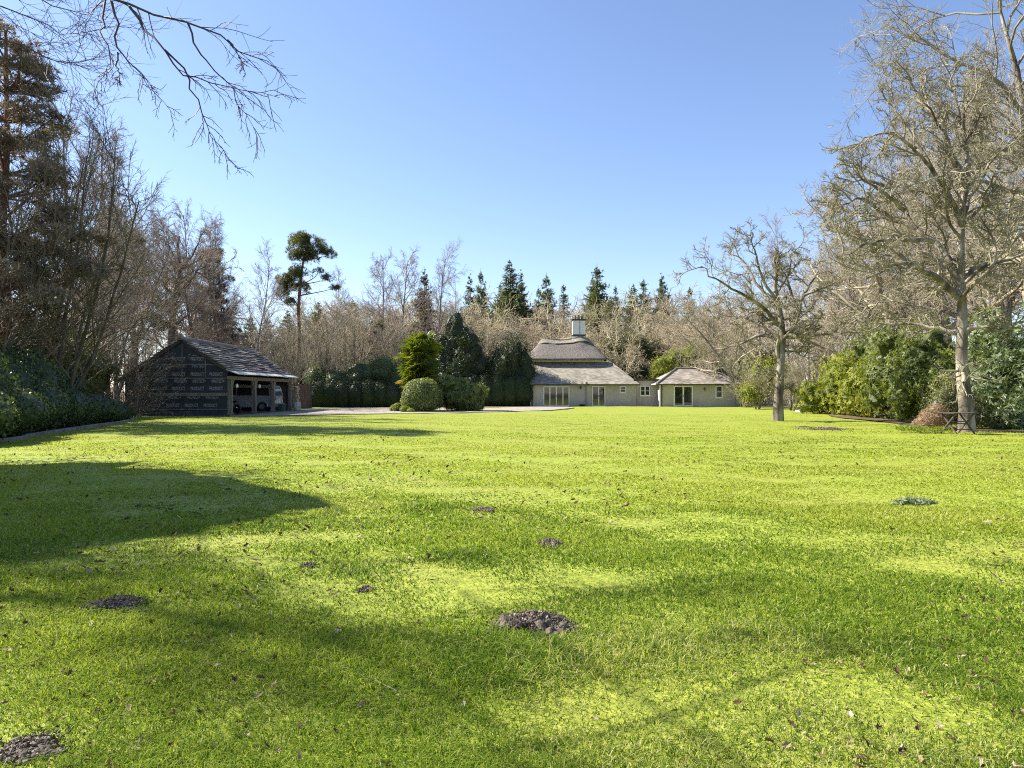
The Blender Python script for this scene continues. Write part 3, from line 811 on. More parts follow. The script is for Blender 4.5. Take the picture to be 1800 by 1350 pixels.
# thatch: rings from the eaves up to a rounded ridge
def thatch_ring(t, off, cx, cy, n=96, noise=True):
    hx = 4.36 - 1.88*t**1.08 + off; hy = 3.05*(1-t) + .16*t + off*.8
    z = 4.83 + 2.08*(t**.97)
    rc = .35*(1-t) + .16*t + .2
    pts = []
    for k in range(n):
        a = 2*math.pi*(k+.5)/n
        c, s = math.cos(a), math.sin(a)
        e = .36
        x = hx*math.copysign(abs(c)**e, c); y = hy*math.copysign(abs(s)**e, s)
        pts.append([cx+x, cy+y, z])
    return np.array(pts)
def thatch(name, ts, off, mat, cap=False):
    cx, cy = 5.67, 75.7
    rings = []
    n = 160
    for i, t in enumerate(ts):
        p = thatch_ring(min(t, 1), off, cx, cy, n)
        if t > 1: p[:, 2] += (t-1)*1.2; p[:, 1] = cy + (p[:, 1]-cy)*.45; p[:, 0] = cx + (p[:, 0]-cx)*.985
        tt = np.clip((t-.45)/.55, 0, 1)
        sw = .42*np.exp(-((p[:, 0]-7.25)/.75)**2) - .12*np.exp(-((p[:, 0]-5.6)/1.1)**2) + .06*np.exp(-((p[:, 0]-3.6)/.8)**2)
        p[:, 2] += sw*tt + off*.5
        if cap and i <= 1: p[:, 2] += .05*np.sin(p[:, 0]*4.1) + .10*np.exp(-((p[:, 0]-7.9)/.5)**2)
        p += .022*np.stack([snoise(p, 3.2, 61), snoise(p, 3.2, 62), snoise(p, 5.2, 63)], 1)
        rings.append(p)
    # tuck the eaves (or the cap's lower edge) back under
    und = rings[0].copy(); und[:, 2] -= (.07 if cap else .10); und[:, :2] = np.array([cx, cy]) + (und[:, :2]-np.array([cx, cy]))*(.985)
    inn = und.copy(); inn[:, :2] = np.array([cx, cy]) + (inn[:, :2]-np.array([cx, cy]))*(.93 if not cap else .95); inn[:, 2] += .03
    rings = [inn, und] + rings
    V = np.concatenate(rings + [np.array([rings[-1].mean(0)])])
    V = V - np.array([HX, HY, 0])
    m_ = len(rings); i = (np.arange(m_-1)*n)[:, None] + np.arange(n)[None, :]; j = (np.arange(m_-1)*n)[:, None] + (np.arange(n)[None, :]+1) % n
    q = np.stack([i, j, j+n, i+n], -1).reshape(-1, 4)
    k = np.arange(n); tr = np.stack([(m_-1)*n+k, (m_-1)*n+(k+1) % n, np.full(n, m_*n)], 1)
    return link(name, mesh_np(name, V, tris=tr, quads=q, mat=M[mat], smooth=True), house)
th = thatch('thatched_roof', [0, .04, .1, .2, .3, .4, .5, .6, .7, .8, .9, 1.0, 1.06], 0, 'thatch')
tc_ = thatch('thatch_ridge', [.80, .84, .9, .96, 1.0, 1.05, 1.08], .085, 'thatch_cap', True)
# chimney
ch = None
mb = MB(); mb.box(6.46, 7.78, 75.5, 76.6, 6.4, 9.02); ch = hp(mb, 'chimney', 'white')
mb = MB(); mb.box(6.38, 7.86, 75.42, 76.68, 9.02, 9.2, .02); hp(mb, 'chimney_band', 'dark_trim', ch)
mb = MB(); mb.box(6.42, 7.82, 75.46, 76.64, 7.35, 7.55, .02); hp(mb, 'chimney_band', 'dark_trim', ch)
for x, h in ((6.75, .42), (7.12, .48), (7.48, .40)):
    mb = MB(); mb.lathe([(.15, 9.2), (.13, 9.25), (.11, 9.2+h-.06), (.14, 9.2+h-.04), (.14, 9.2+h), (.09, 9.2+h)], (x, 76.05, 0), 12); hp(mb, 'chimney_pot', 'clay', ch, smooth=False)
mb = MB(); mb.bar((6.40, 75.6, 8.2), (6.40, 75.6, 10.3), .035, .035, n=6)
for k in range(4): mb.bar((6.2, 75.6, 10.0+k*.09), (6.6, 75.6, 10.0+k*.09), .015)
hp(mb, 'aerial', 'lead', ch)
mb = MB(); mb.bar((7.2, 75.47, 7.4), (7.2, 75.47, 9.0), .05, .05); hp(mb, 'flue_cable', 'lead', ch)

# ------------------------------------------------------------------ open-fronted barn
M['felt'] = mat_noise('felt', [(.3, (.018, .022, .028)), (.7, (.040, .046, .055))], 1.6, 7, .55, .35, 6, (1, 1, 1), spec=.4, dist=.05)
M['plinth'] = mat_noise('plinth', [(.3, (.022, .032, .055)), (.7, (.045, .06, .10))], 3, 6, .6, .3, 20)
M['print'] = plain('print', (.27, .28, .29), .7)
M['oak'] = mat_noise('oak', [(.3, (.11, .095, .075)), (.55, (.21, .185, .15)), (.8, (.31, .28, .23))], 2.0, 8, .85, .5, 8, (6, 6, .5), spec=.2, dist=.01)
M['oak_dark'] = mat_noise('oak_dark', [(.3, (.045, .04, .035)), (.7, (.12, .105, .09))], 2.0, 8, .85, .5, 8, (.6, 6, 6), spec=.2, dist=.01)
M['shingle'] = mat_noise('shingle', [(.32, (.045, .042, .045)), (.5, (.10, .094, .095)), (.68, (.19, .18, .175)), (.85, (.30, .29, .28))], 2.2, 8, .6, .5, 9, (1, 1, 1), spec=.45, dist=.02)
def shingle_mat():
    m, n, l, b = new_mat('shingle'); g_ = n.new("ShaderNodeNewGeometry"); tc = n.new("ShaderNodeTexCoord"); t = n.new("ShaderNodeTexNoise"); t.inputs['Scale'].default_value = 3; t.inputs['Detail'].default_value = 8
    l.new(tc.outputs['Object'], t.inputs['Vector'])
    k = n.new("ShaderNodeMath"); k.operation = 'MULTIPLY_ADD'; l.new(g_.outputs['Random Per Island'], k.inputs[0]); k.inputs[1].default_value = .55
    k2 = n.new("ShaderNodeMath"); k2.operation = 'MULTIPLY'; l.new(t.outputs[0], k2.inputs[0]); k2.inputs[1].default_value = .55; l.new(k2.outputs[0], k.inputs[2])
    r = ramp(n, [(.2, (.065, .055, .05)), (.5, (.15, .13, .115)), (.72, (.28, .25, .22)), (.84, (.46, .42, .38))]); l.new(k.outputs[0], r.inputs[0]); l.new(r.outputs[0], b.inputs['Base Color'])
    b.inputs['Roughness'].default_value = .75; b.inputs['Specular IOR Level'].default_value = .2
    bp = n.new("ShaderNodeBump"); bp.inputs['Strength'].default_value = .5; bp.inputs['Distance'].default_value = .02; l.new(t.outputs[0], bp.inputs['Height']); l.new(bp.outputs[0], b.inputs['Normal'])
    return m
M['shingle'] = shingle_mat()
M['pale_sheet'] = mat_noise('pale_sheet', [(.3, (.42, .40, .36)), (.6, (.58, .56, .51)), (.8, (.66, .64, .60))], 2.5, 7, .5, .3, 12, spec=.4)
BX, BY = -20.0, 42.85
barn = empty('open_barn', 'dark felt-clad barn with slatted tiled roof, oak posts and an open front', 'barn', (BX, BY, 0))
def bp_(mb, name, mat, parent=None, **k):
    bmesh.ops.translate(mb.bm, vec=(-BX, -BY, 0), verts=mb.bm.verts[:])
    return mb.build(name, M[mat], parent or barn, **k)
Y0, Y1 = 42.85, 54.5
g = [(-23.2, .301), (-17.15, .301), (-17.15, 2.62), (-17.35, 2.86), (-19.9, 4.52), (-23.2, 2.42)]
mb = MB(); mb.poly([(x, Y0, z) for x, z in g], (0, .1, 0)); w1 = bp_(mb, 'gable_wall', 'felt')
mb = MB(); mb.poly([(x, Y1, z if z > .4 else -.05) for x, z in g], (0, .1, 0)); bp_(mb, 'gable_wall', 'oak_dark')
mb = MB(); mb.box(-23.32, -23.203, Y0, Y1+.1, .0, 2.4); bp_(mb, 'back_wall', 'felt')
mb = MB(); mb.box(-23.25, -17.15, Y0-.03, Y0+.12, 0, .297); bp_(mb, 'plinth', 'plinth')
mb = MB()
mb.box(-23.2, -17.15, Y0-.045, Y0-.002, 1.22, 1.42, .006)
mb.box(-23.2, -17.15, Y0-.03, Y0-.002, 2.27, 2.32)
mb.box(-23.2, -17.15, Y0-.03, Y0-.002, .40, .45)
mb.box(-21.2, -17.75, Y0-.03, Y0-.002, 3.08, 3.13)
for x, zz in ((-18.5, 3.6), (-19.9, 4.4), (-21.4, 3.5)): mb.box(x, x+.05, Y0-.022, Y0-.002, 2.33, zz)
bp_(mb, 'batten', 'oak', w1)
# printed lettering on the felt
def lettering():
    vs, ts, o = [], [], 0
    for ri, (z, words) in enumerate([(3.36, 'PROTECT'), (2.95, 'PROTECT'), (2.44, 'PRODUCT'), (2.02, '<PROTECT>'), (1.58, 'PRODUCT'), (1.06, '<PROTECT>'), (.56, 'PRODUCT')]):
        cu = bpy.data.curves.new('t', 'FONT'); cu.body = words; cu.size = .29; cu.offset = .007; cu.align_x = 'CENTER'; cu.resolution_u = 2
        ob = bpy.data.objects.new('t', cu); col.objects.link(ob)
        me = bpy.data.meshes.new_from_object(ob.evaluated_get(bpy.context.evaluated_depsgraph_get()))
        co = np.array([v.co[:] for v in me.vertices]); me.calc_loop_triangles(); tr = np.array([t.vertices[:] for t in me.loop_triangles])
        bpy.data.objects.remove(ob); bpy.data.meshes.remove(me); bpy.data.curves.remove(cu)
        co[:, 0] *= .80/np.ptp(co[:, 0])
        me2 = mesh_np('lettering', np.stack([co[:, 0], co[:, 0]*0, co[:, 1]], 1), tris=tr, mat=M['print'])
        for k in range(6):
            x = -22.9 + .55 + k*1.13 + (.0 if ri < 5 else -.35) + (.1 if ri % 2 else 0)
            top = 4.35 - abs(x + 19.9)*.64 - .45
            if z + .2 > top + .35 or x < -22.9 or x > -17.55: continue
            link('lettering', me2, w1, (x - BX, Y0 - .004 - BY, z))
lettering()
# posts with curved braces
for i, y in enumerate((42.93, 46.9, 50.6, 54.42)):
    mb = MB(); mb.box(-17.14, -16.88, y-.12, y+.12, 0, 2.2, .02)
    for k in range(1): mb.box(-17.16, -16.86, y-.14, y+.14, -.02, .22, .02)
    p = bp_(mb, 'post', 'oak')
    mb = MB()
    for s in (-1, 1):
        if (i == 0 and s < 0) or (i == 3 and s > 0): continue
        pts = [(-17, y+s*.11, 1.62), (-17, y+s*.20, 1.86), (-17, y+s*.36, 2.08), (-17, y+s*.48, 2.205)]
        for a, b in zip(pts, pts[1:]): mb.bar(a, b, .11, .10)
    bp_(mb, 'brace', 'oak', p)
mb = MB(); mb.box(-17.12, -16.9, Y0-.15, Y1+.3, 2.203, 2.43, .015); bp_(mb, 'eaves_beam', 'oak')
for y in (43.4, 47.25):
    mb = MB(); mb.lathe([(.04, 1.72), (.075, 1.76), (.075, 1.9), (.03, 1.97)], (-16.78, y, 0), 10); bp_(mb, 'wall_lamp', 'white')
# roof: overlapping courses of slates on both slopes
def courses(xa, za, xb, zb, rows, seed):
    rng = np.random.default_rng(seed); mb = MB()
    d = Vector((xb-xa, 0, zb-za)); L = d.length; u = d/L; nv = Vector((-u.z, 0, u.x)); nv = nv if nv.z > 0 else -nv
    for r in range(rows):
        y = Y0 - .22 + rng.uniform(-.2, 0)
        while y < Y1 + .3:
            w = rng.uniform(.45, 1.5); y2 = min(y + w, Y1 + .34); yy = max(y, Y0-.22)
            s0 = L*r/rows - .05; s1 = L*(r+1)/rows + rng.uniform(.0, .07); lift = .06 + rng.uniform(0, .05)
            a = Vector((xa, 0, za)) + u*s0 + nv*.015; b = Vector((xa, 0, za)) + u*s1 + nv*lift
            if y2 - yy > .05:
                c = [(a.x, yy+.006, a.z), (a.x, y2-.006, a.z), (b.x, y2-.006, b.z + rng.uniform(-.01, .01)), (b.x, yy+.006, b.z)]
                mb.poly(c, -nv*.04)
            y = y2
    return mb
mb = courses(-19.9, 4.66, -17.02, 2.79, 13, 5); bp_(mb, 'roof', 'shingle')
mb = courses(-19.9, 4.66, -23.6, 2.24, 16, 6); bp_(mb, 'roof', 'shingle')
mb = MB(); mb.bar((-19.9, Y0-.2, 4.70), (-19.9, Y1+.3, 4.70), .26, .16, n=8); bp_(mb, 'ridge_capping', 'shingle')
mb = MB()
rg = random.Random(3); y = Y0 - .25
while y < Y1 + .3:
    y2 = min(y + rg.uniform(.8, 1.6), Y1 + .33); dz = rg.uniform(-.02, .02)
    mb.poly([(-17.12, y, 2.83), (-17.12, y2-.01, 2.83), (-16.42, y2-.01, 2.56+dz), (-16.42, y, 2.56+dz+rg.uniform(-.02, .02))], (0, 0, -.04)); y = y2
bp_(mb, 'eaves_sheet', 'pale_sheet')
for a, b in (((-23.65, 2.14), (-19.9, 4.6)), ((-19.9, 4.6), (-17.0, 2.70))):
    mb = MB(); mb.bar((a[0], Y0-.10, a[1]), (b[0], Y0-.10, b[1]), .05, .20); bp_(mb, 'bargeboard', 'oak_dark')
mb = MB()
for y in np.arange(43.3, 54.4, .8): mb.bar((-17.1, y, 2.66), (-19.85, y, 4.5), .08, .14); mb.bar((-19.95, y, 4.5), (-23.2, y, 2.38), .08, .14)
bp_(mb, 'rafters', 'oak_dark')

# ------------------------------------------------------------------ things in and by the barn
M['silver'] = plain('silver', (.62, .66, .72), .30, .45)
M['tyre'] = plain('tyre', (.02, .02, .02), .85)
M['alloy'] = plain('alloy', (.40, .40, .41), .35, .6)
M['red_glass'] = plain('red_glass', (.35, .02, .015), .2)
M['chrome'] = plain('chrome', (.6, .6, .6), .2, .9)
M['motor_red'] = plain('motor_red', (.10, .08, .10), .3)
M['green_plastic'] = plain('green_plastic', (.035, .055, .035), .6)
M['brown_boards'] = mat_noise('brown_boards', [(.3, (.10, .055, .04)), (.7, (.21, .125, .095))], 2, 7, .8, .3, 10, (6, 6, .5))
M['log_end'] = mat_noise('log_end', [(.3, (.30, .22, .13)), (.7, (.52, .42, .28))], 8, 5, .9, .3, 20)
M['stone'] = mat_noise('stone', [(.3, (.33, .31, .27)), (.7, (.52, .49, .43))], 5, 7, .9, .4, 22)
M['sleeper'] = mat_noise('sleeper', [(.3, (.10, .095, .085)), (.7, (.24, .22, .20))], 2.5, 7, .9, .5, 14)

# van, nose into the barn, its tail to the open front
VX, VY = -17.05, 51.22
van = empty('parked_van', 'silver passenger van parked nose-in inside the open barn', 'van', (VX, VY, .085))
prof = [(0, .30), (-.05, .42), (-.02, .75), (-.03, 1.05), (-.14, 1.55), (-.26, 1.80), (-.45, 1.90), (-2.9, 1.92), (-3.25, 1.84), (-3.95, 1.22), (-4.75, 1.02), (-4.90, .75), (-4.88, .35), (-4.6, .26), (-.3, .26)]
mb = MB(); mb.poly([(x, 0, z) for x, z in prof], (0, 1.86, 0)); vb = mb.build('body', M['silver'], van, bev=.055, smooth=False)
for yy, s in ((-.012, 'near'), (1.862, 'far')):
    mb = MB()
    for a, b in ((-.42, -1.55), (-1.63, -2.75)):
        mb.poly([(a, yy, 1.12), (b, yy, 1.12), (b, yy, 1.68), (a+(.0 if a < -1 else -.08), yy, 1.68)], (0, .01, 0))
    mb.poly([(-2.83, yy, 1.12), (-3.78, yy, 1.14), (-3.2, yy, 1.68), (-2.83, yy, 1.68)], (0, .01, 0))
    mb.build('side_window', M['black'], van)
mb = MB(); mb.poly([(-.035, .17, 1.10), (-.035, 1.69, 1.10), (-.215, 1.63, 1.70), (-.215, .23, 1.70)], (.018, 0, .006)); mb.build('rear_window', M['black'], van)
for y in (.03, 1.66):
    mb = MB(); mb.box(-.05, .012, y, y+.17, .78, 1.08, .02); mb.build('tail_light', M['red_glass'], van)
mb = MB(); mb.box(-.08, .09, -.01, 1.87, .36, .56, .04); mb.build('bumper', M['lead'], van)
mb = MB(); mb.box(-.02, .012, .66, 1.20, .80, .92, .005); mb.build('number_plate', M['pale_sheet'], van)
mb = MB(); mb.box(-.03, .03, .78, 1.08, 1.0, 1.04, .008); mb.build('handle', M['black'], van)
for x in (-.95, -3.95):
    for y, s in ((-.02, 1), (1.88, -1)):
        c = (x, y, .33)
        mb = MB(); mb.lathe([(.21, -.01), (.31, -.02), (.335, .03), (.335, .18), (.3, .2)], c, 24, 'Y') if s > 0 else mb.lathe([(.21, .01), (.31, .02), (.335, -.03), (.335, -.18), (.3, -.2)], c, 24, 'Y')
        w = mb.build('wheel', M['tyre'], van, smooth=True)
        mb = MB(); mb.lathe([(.02, -.025*s), (.20, -.02*s), (.215, .02*s)], c, 20, 'Y')
        for k in range(5):
            a = k*2*math.pi/5; mb.bar(c, (x+.2*math.cos(a), y-.025*s, .33+.2*math.sin(a)), .05, .03)
        mb.build('rim', M['alloy'], w)
    mb = MB()
    for k in range(12):
        a, b = math.pi*k/12, math.pi*(k+1)/12
        mb.bar((x+.40*math.cos(a), -.005, .33+.40*math.sin(a)), (x+.40*math.cos(b), -.005, .33+.40*math.sin(b)), .07, .03)
    mb.build('wheel_arch', M['silver'], van)

# motorcycle in the first bay
mc = empty('motorcycle', 'dark motorcycle with spoked wheels parked in the first bay of the barn', 'motorcycle', (-17.7, 44.6, .085), R(152))
for x in (-.68, .70):
    mb = MB(); mb.lathe([(.235, -.045), (.29, -.055), (.315, 0), (.29, .055), (.235, .045), (.235, -.045)], (x, 0, .315), 24, 'Y'); w = mb.build('wheel', M['tyre'], mc, smooth=True)
    mb = MB(); mb.lathe([(.03, -.06), (.05, 0), (.03, .06)], (x, 0, .315), 10, 'Y')
    for k in range(10):
        a = k*2*math.pi/10; mb.bar((x, 0, .315), (x+.24*math.cos(a), 0, .315+.24*math.sin(a)), .012)
    mb.build('rim', M['chrome'], w)
mb = MB(); mb.bar((.70, .09, .315), (.42, .07, .95), .05, n=8); mb.bar((.70, -.09, .315), (.42, -.07, .95), .05, n=8); mb.bar((.42, -.35, 1.02), (.42, .35, 1.02), .035, n=8); mb.build('fork', M['chrome'], mc)
mb = MB(); mb.bar((.44, 0, .86), (-.1, 0, .38), .06, n=8); mb.bar((.44, 0, .86), (-.35, 0, .70), .06, n=8); mb.bar((-.35, 0, .70), (-.68, 0, .32), .05, n=8); mb.bar((-.1, 0, .38), (-.68, 0, .32), .05, n=8); mb.box(-.2, .25, -.14, .14, .28, .62, .05); mb.build('frame', M['black'], mc)
mb = MB(); mb.lathe([(.03, -.30), (.13, -.2), (.16, .02), (.12, .2), (.03, .27)], (.12, 0, .80), 14, 'X'); mb.build('fuel_tank', M['motor_red'], mc, smooth=True)
mb = MB(); mb.box(-.75, -.10, -.13, .13, .72, .82, .04); mb.build('seat', M['black'], mc)
mb = MB(); mb.lathe([(.03, -.12), (.10, -.04), (.11, .05), (.0, .06)], (.56, 0, .88), 12, 'X'); mb.build('headlight', M['chrome'], mc, smooth=True)
mb = MB(); mb.bar((.15, .17, .30), (-.85, .19, .42), .10, .07, n=10); mb.build('exhaust', M['chrome'], mc)

mb = MB(); mb.box(-16.72, -16.42, 50.9, 51.75, .08, .52, .03); mb.box(-16.76, -16.38, 50.86, 51.79, .523, .58, .015)
o = mb.build('storage_box', M['green_plastic']); tag(o, 'dark green lidded box standing behind the silver van', 'box')
mb = MB(); mb.bar((-16.36, 51.3, .07), (-16.7, 51.35, .92), .035, n=7)
o = mb.build('wooden_stick', M['oak']); tag(o, 'thin pale stick leaning against the dark green box', 'stick')

# firewood between the last post and the brown boards
rgl = random.Random(8); proto = None
mbp = MB(); mbp.lathe([(.001, -.165), (.085, -.165), (.088, -.15), (.085, .15), (.085, .165), (.001, .165)], (0, 0, 0), 8, 'X')
lg = mbp.build('log', M['log_end'], None)
zz = .085
for r in range(11):
    for c in range(3):
        o = lg if (r == 0 and c == 0) else lg.copy()
        if o is not lg: col.objects.link(o)
        s = rgl.uniform(.85, 1.1)
        o.location = (-16.72 + rgl.uniform(-.05, .05), 54.83 + c*.185 + (.09 if r % 2 else 0), .17 + r*.166)
        o.rotation_euler = (rgl.uniform(0, 6), 0, rgl.uniform(-.06, .06)); o.scale = (1, s, s)
        tag(o, 'cut log in the tall narrow firewood stack at the barn end', 'log', 'firewood logs stacked by the barn post')
# timber frame holding the stack
mb = MB()
for y in (54.72, 55.38): mb.box(-16.82, -16.66, y-.03, y+.03, .0, 2.1)
mb.box(-16.82, -16.66, 54.72, 55.38, 2.103, 2.14)
o = mb.build('log_rack', M['oak']); tag(o, 'narrow timber rack holding the firewood at the barn end', 'rack')
mb = MB(); mb.lathe([(.02, .0), (.20, .0), (.25, .12), (.28, .33), (.26, .55), (.23, .64), (.20, .64), (.20, .56), (.02, .56)], (0, 0, 0), 20)
o = mb.build('barrel', M['stone'], smooth=True); o.location = (wx(522.5, 52.6), 52.6, .06); tag(o, 'pale rounded stone pot standing beside the firewood stack', 'pot')
mb = MB(); mb.lathe([(.02, 0), (.09, 0), (.12, .16), (.10, .16), (.02, .12)], (0, 0, 0), 12)
o = mb.build('flower_pot', M['clay']); o.location = (wx(513.5, 52.3), 52.3, .06); tag(o, 'small clay flower pot at the foot of the firewood stack', 'flower pot')
bd = empty('board_gate', 'brown vertical-board garden gate between barn and dark hedge', 'gate', (wx(532, 61), 61, 0))
mb = MB()
for k in range(10): mb.box(-.80+k*.145, -.80+k*.145+.139, -.012+.004*(k % 2), .012, .06, 2.05)
mb.build('boards', M['brown_boards'], bd)
mb = MB(); mb.box(.655, .77, -.06, .06, 0, 2.12, .01); mb.box(-.92, -.81, -.06, .06, 0, 2.12, .01); mb.build('gate_post', M['oak_dark'], bd)
mb = MB(); mb.box(-.80, .65, .013, .05, .4, .5); mb.box(-.80, .65, .013, .05, 1.6, 1.7); mb.build('rail', M['oak_dark'], bd)

# sleepers edging the bed on the left
mb = MB(); rgs = random.Random(4)
ep = [(-14.33, 8), (-14.5, 12), (-14.9, 20.8), (-15.7, 23.4), (-17.3, 29.3), (-18.9, 35.4), (-20.8, 38.2)]
sm = smooth_path(np.array([(a, b, 0) for a, b in ep]), 13)
for a, b in zip(sm, sm[1:]):
    d = (b-a)/np.linalg.norm(b-a); h = .13 + rgs.uniform(-.015, .015)
    mb.bar(Vector(a+d*.01)+Vector((0, 0, h/2)), Vector(b-d*.01)+Vector((0, 0, h/2)), h, .14)
o = mb.build('bed_edging', M['sleeper'], bev=.012); tag(o, 'weathered timber sleepers edging the ivy bed along the lawn', 'edging')

# picnic table with crossed legs under the big oak
TX, TY = wx(1684, 25.0), 25.0
M['table_wood'] = mat_noise('table_wood', [(.3, (.05, .04, .032)), (.7, (.12, .10, .08))], 3, 7, .8, .3, 12, (1, 6, 6))
pt = empty('garden_table', 'dark slatted folding garden table with crossed legs beneath the big oak', 'table', (TX, TY, .03), R(14))
mb = MB()
for k in range(6): mb.box(-.55, .55, -.34+k*.115, -.34+k*.115+.10, .70, .725, .005)
mb.build('tabletop', M['table_wood'], pt)
for x in (-.40, .36):
    for s in (-1, 1):
        mb = MB(); mb.bar((x+s*.02, -.32*s, .0), (x+s*.02, .32*s, .697), .05, .035); mb.build('leg', M['table_wood'], pt)
mb = MB(); mb.bar((-.4, 0, .34), (.36, 0, .34), .05, .03); mb.bar((-.4, -.2, .14), (.36, -.2, .14), .04, .03); mb.build('stretcher', M['table_wood'], pt)
mb = MB()
for k in range(3): mb.box(-.38, .34, -.14+k*.10, -.05+k*.10, .40, .42, .004)
mb.build('shelf', M['table_wood'], pt)
# pale slab by the shrubs
mb = MB(); mb.box(-.95, .95, -.35, .35, 0, .15, .02); o = mb.build('stone_slab', M['stone']); o.location = (wx(1424, 51.5), 51.5, 0); o.rotation_euler = (0, 0, .1)
tag(o, 'low pale stone slab lying at the foot of the shrubs', 'slab')
# low dark planter by the house wall
mb = MB(); mb.lathe([(.05, 0), (.24, 0), (.30, .22), (.26, .22), (.05, .17)], (0, 0, 0), 14); o = mb.build('planter', M['black']); o.location = (wx(1023.5, 69.3), 69.3, .02)
tag(o, 'low black planter against the house wall by the downpipe', 'planter')

# molehills
def molehill(px, py, r, h, seed, label):
    rng = np.random.default_rng(seed); x, y = gpos(px, py)
    n = 60; X, Y = np.meshgrid(np.linspace(-1.25, 1.25, n), np.linspace(-1.25, 1.25, n)); P = np.stack([X.ravel(), Y.ravel()], 1)
    ph = rng.uniform(0, 6.28, 4); an = np.arctan2(P[:, 1], P[:, 0]); lob = lambda a: 1 + .22*np.sin(2*a + ph[0]) + .16*np.sin(3*a + ph[1]) + .10*np.sin(5*a + ph[2])
    d = np.hypot(P[:, 0], P[:, 1]*1.05)/lob(an) + .16*snoise(P, 3.0, seed)
    z = h*np.exp(-(d*1.25)**2.2)*(.8+.2*snoise(P, 9, seed+1)) + (h*.2*snoise(P, 14, seed+2) + h*.12*snoise(P, 30, seed+3))*np.exp(-d**2) - .07*np.clip(d-.72, 0, 1)
    i = (np.arange(n-1)*n)[:, None] + np.arange(n-1)[None, :]; q = np.stack([i, i+1, i+1+n, i+n], -1).reshape(-1, 4)
    vs = [np.column_stack([P*r, z])]; qs = [q]; o = n*n
    # loose clods
    cv, ct = ico(1); m_ = int(250 + 4200*min(r*3, 1)); tv, tt = [], []
    for k in range(m_):
        a = rng.uniform(0, 6.28); q_ = min(math.sqrt(rng.random())*.85 + abs(rng.normal())*.16, 1.35)*lob(a)
        if rng.random() < .16: q_ = rng.uniform(.8, 2.0)
        s = (.0017 + .0085*rng.random()**4)*(1 if r < .5 else 2.4)
        px_, py_ = q_*math.cos(a)*r, q_*math.sin(a)*r
        c = cv*s*rng.uniform(.6, 1.3, (1, 3)) + rng.normal(size=cv.shape)*s*.22 + [px_, py_, h*math.exp(-(q_*1.25)**2.2)*.9 + s*.25]
        tv.append(c); tt.append(ct + o); o += len(c)
    me = mesh_np('molehill', np.concatenate(vs+tv), tris=np.concatenate(tt), quads=np.concatenate(qs), mat=M['clods'])
    ob = link('molehill', me, None, (x, y, lawn_z(np.array([[x, y]]))[0]))
    tag(ob, label, 'molehill', 'molehills and bare soil heaps on the lawn')
ML = ['largest crumbly grey molehill in the middle of the near lawn', 'flat scattered molehill with pale stones on the left of the near lawn', 'small dark molehill in mid lawn beyond the largest one', 'dark soil heap at the lower left corner of the lawn', 'broad low patch of bare earth beside the smaller oak', 'narrow bare earth patch closest to the smaller oak trunk', 'tiny clod of soil alone on the grass, pale on top', 'tiny dark soil clod at the tip of the long tree shadow', 'faint thin soil smear far up the middle of the lawn']
for k, (a, b, r, h) in enumerate(MOLE): molehill(a, b, r, h, 70+k, ML[k])

# weed tuft on the right of the lawn
x, y = gpos(1608, 888); zt = .03
v, t, var = shrub_arrays([(0, 0, .0, .20, .14, .07), (.17, .03, 0, .14, .10, .05), (-.17, -.03, 0, .13, .09, .06)], 900, .06, .3, 91, depth=.7, jit=.9, core=0, zmin=-.02)
o = link('weed_tuft', mesh_np('weed_tuft', v, tris=t, mat=M['leaf_weed'], var=var), None, (x, y, zt)); tag(o, 'low grey-green weed clump on the right of the open lawn', 'weed')

# fallen leaves: countless scraps over the near lawn
def leaf_litter():
    rng = np.random.default_rng(31); n = 10000
    Y = 2.4*(24/2.4)**rng.random(n); X = rng.uniform(-1, 1, n)*(.8*Y)
    P = np.stack([X, Y], 1); keep = (snoise(P, .9, 33)*1.25 + .35*(X < -.2) + .25*(Y < 5) + rng.normal(size=n)*.4 > .25) & inside(P, EDGE + [(-24, 66), (23, 52), (19.5, 40), (24, 24), (30, -4)])
    P = P[keep]; n = len(P); z = lawn_z(P) + rng.uniform(.012, .04, n)
    C = np.column_stack([P, z]); s = (.004 + .024*rng.random(n)**2.6)*np.clip(P[:, 1]/5, 1, 1.8)
    Nv = nrm(np.array([[0, 0, 1.]]) + rng.normal(size=(n, 3))*.55); A = rng.normal(size=(n, 3)); A = nrm(A - Nv*(A*Nv).sum(1, keepdims=True)); Bv = np.cross(Nv, A)
    # lobed, curled outline
    m_ = 10; vs = []
    for k in range(m_):
        a = 2*math.pi*k/m_; rr = (1 if k % 2 == 0 else .62)*rng.uniform(.8, 1.15, n)
        lx, ly = math.cos(a)*rr*s*1.25, math.sin(a)*rr*s*.62
        vs.append(C + A*lx[:, None] + Bv*ly[:, None] + Nv*(ly**2/s*.9 + np.abs(lx)*rng.uniform(-.1, .5, n))[:, None])
    v = np.stack([C] + vs, 1).reshape(-1, 3); b = (np.arange(n)*(m_+1))[:, None]
    t = np.concatenate([b + [0, 1+k, 1+(k+1) % m_] for k in range(m_)])
    var = np.repeat(np.where(rng.random(n) < .3, rng.uniform(.7, 1, n), rng.uniform(0, .5, n)), m_+1)
    tag(link('fallen_leaves', mesh_np('fallen_leaves', v, tris=t, mat=M['leaf_fallen'], var=var)), kind='stuff')
M['leaf_fallen'] = leaf_mat('leaf_fallen', [(0, (.05, .035, .018)), (.5, (.13, .09, .045)), (.75, (.25, .19, .11)), (1, (.42, .37, .28))], .8, .15, .15, (1.1, .8, .5))
leaf_litter()
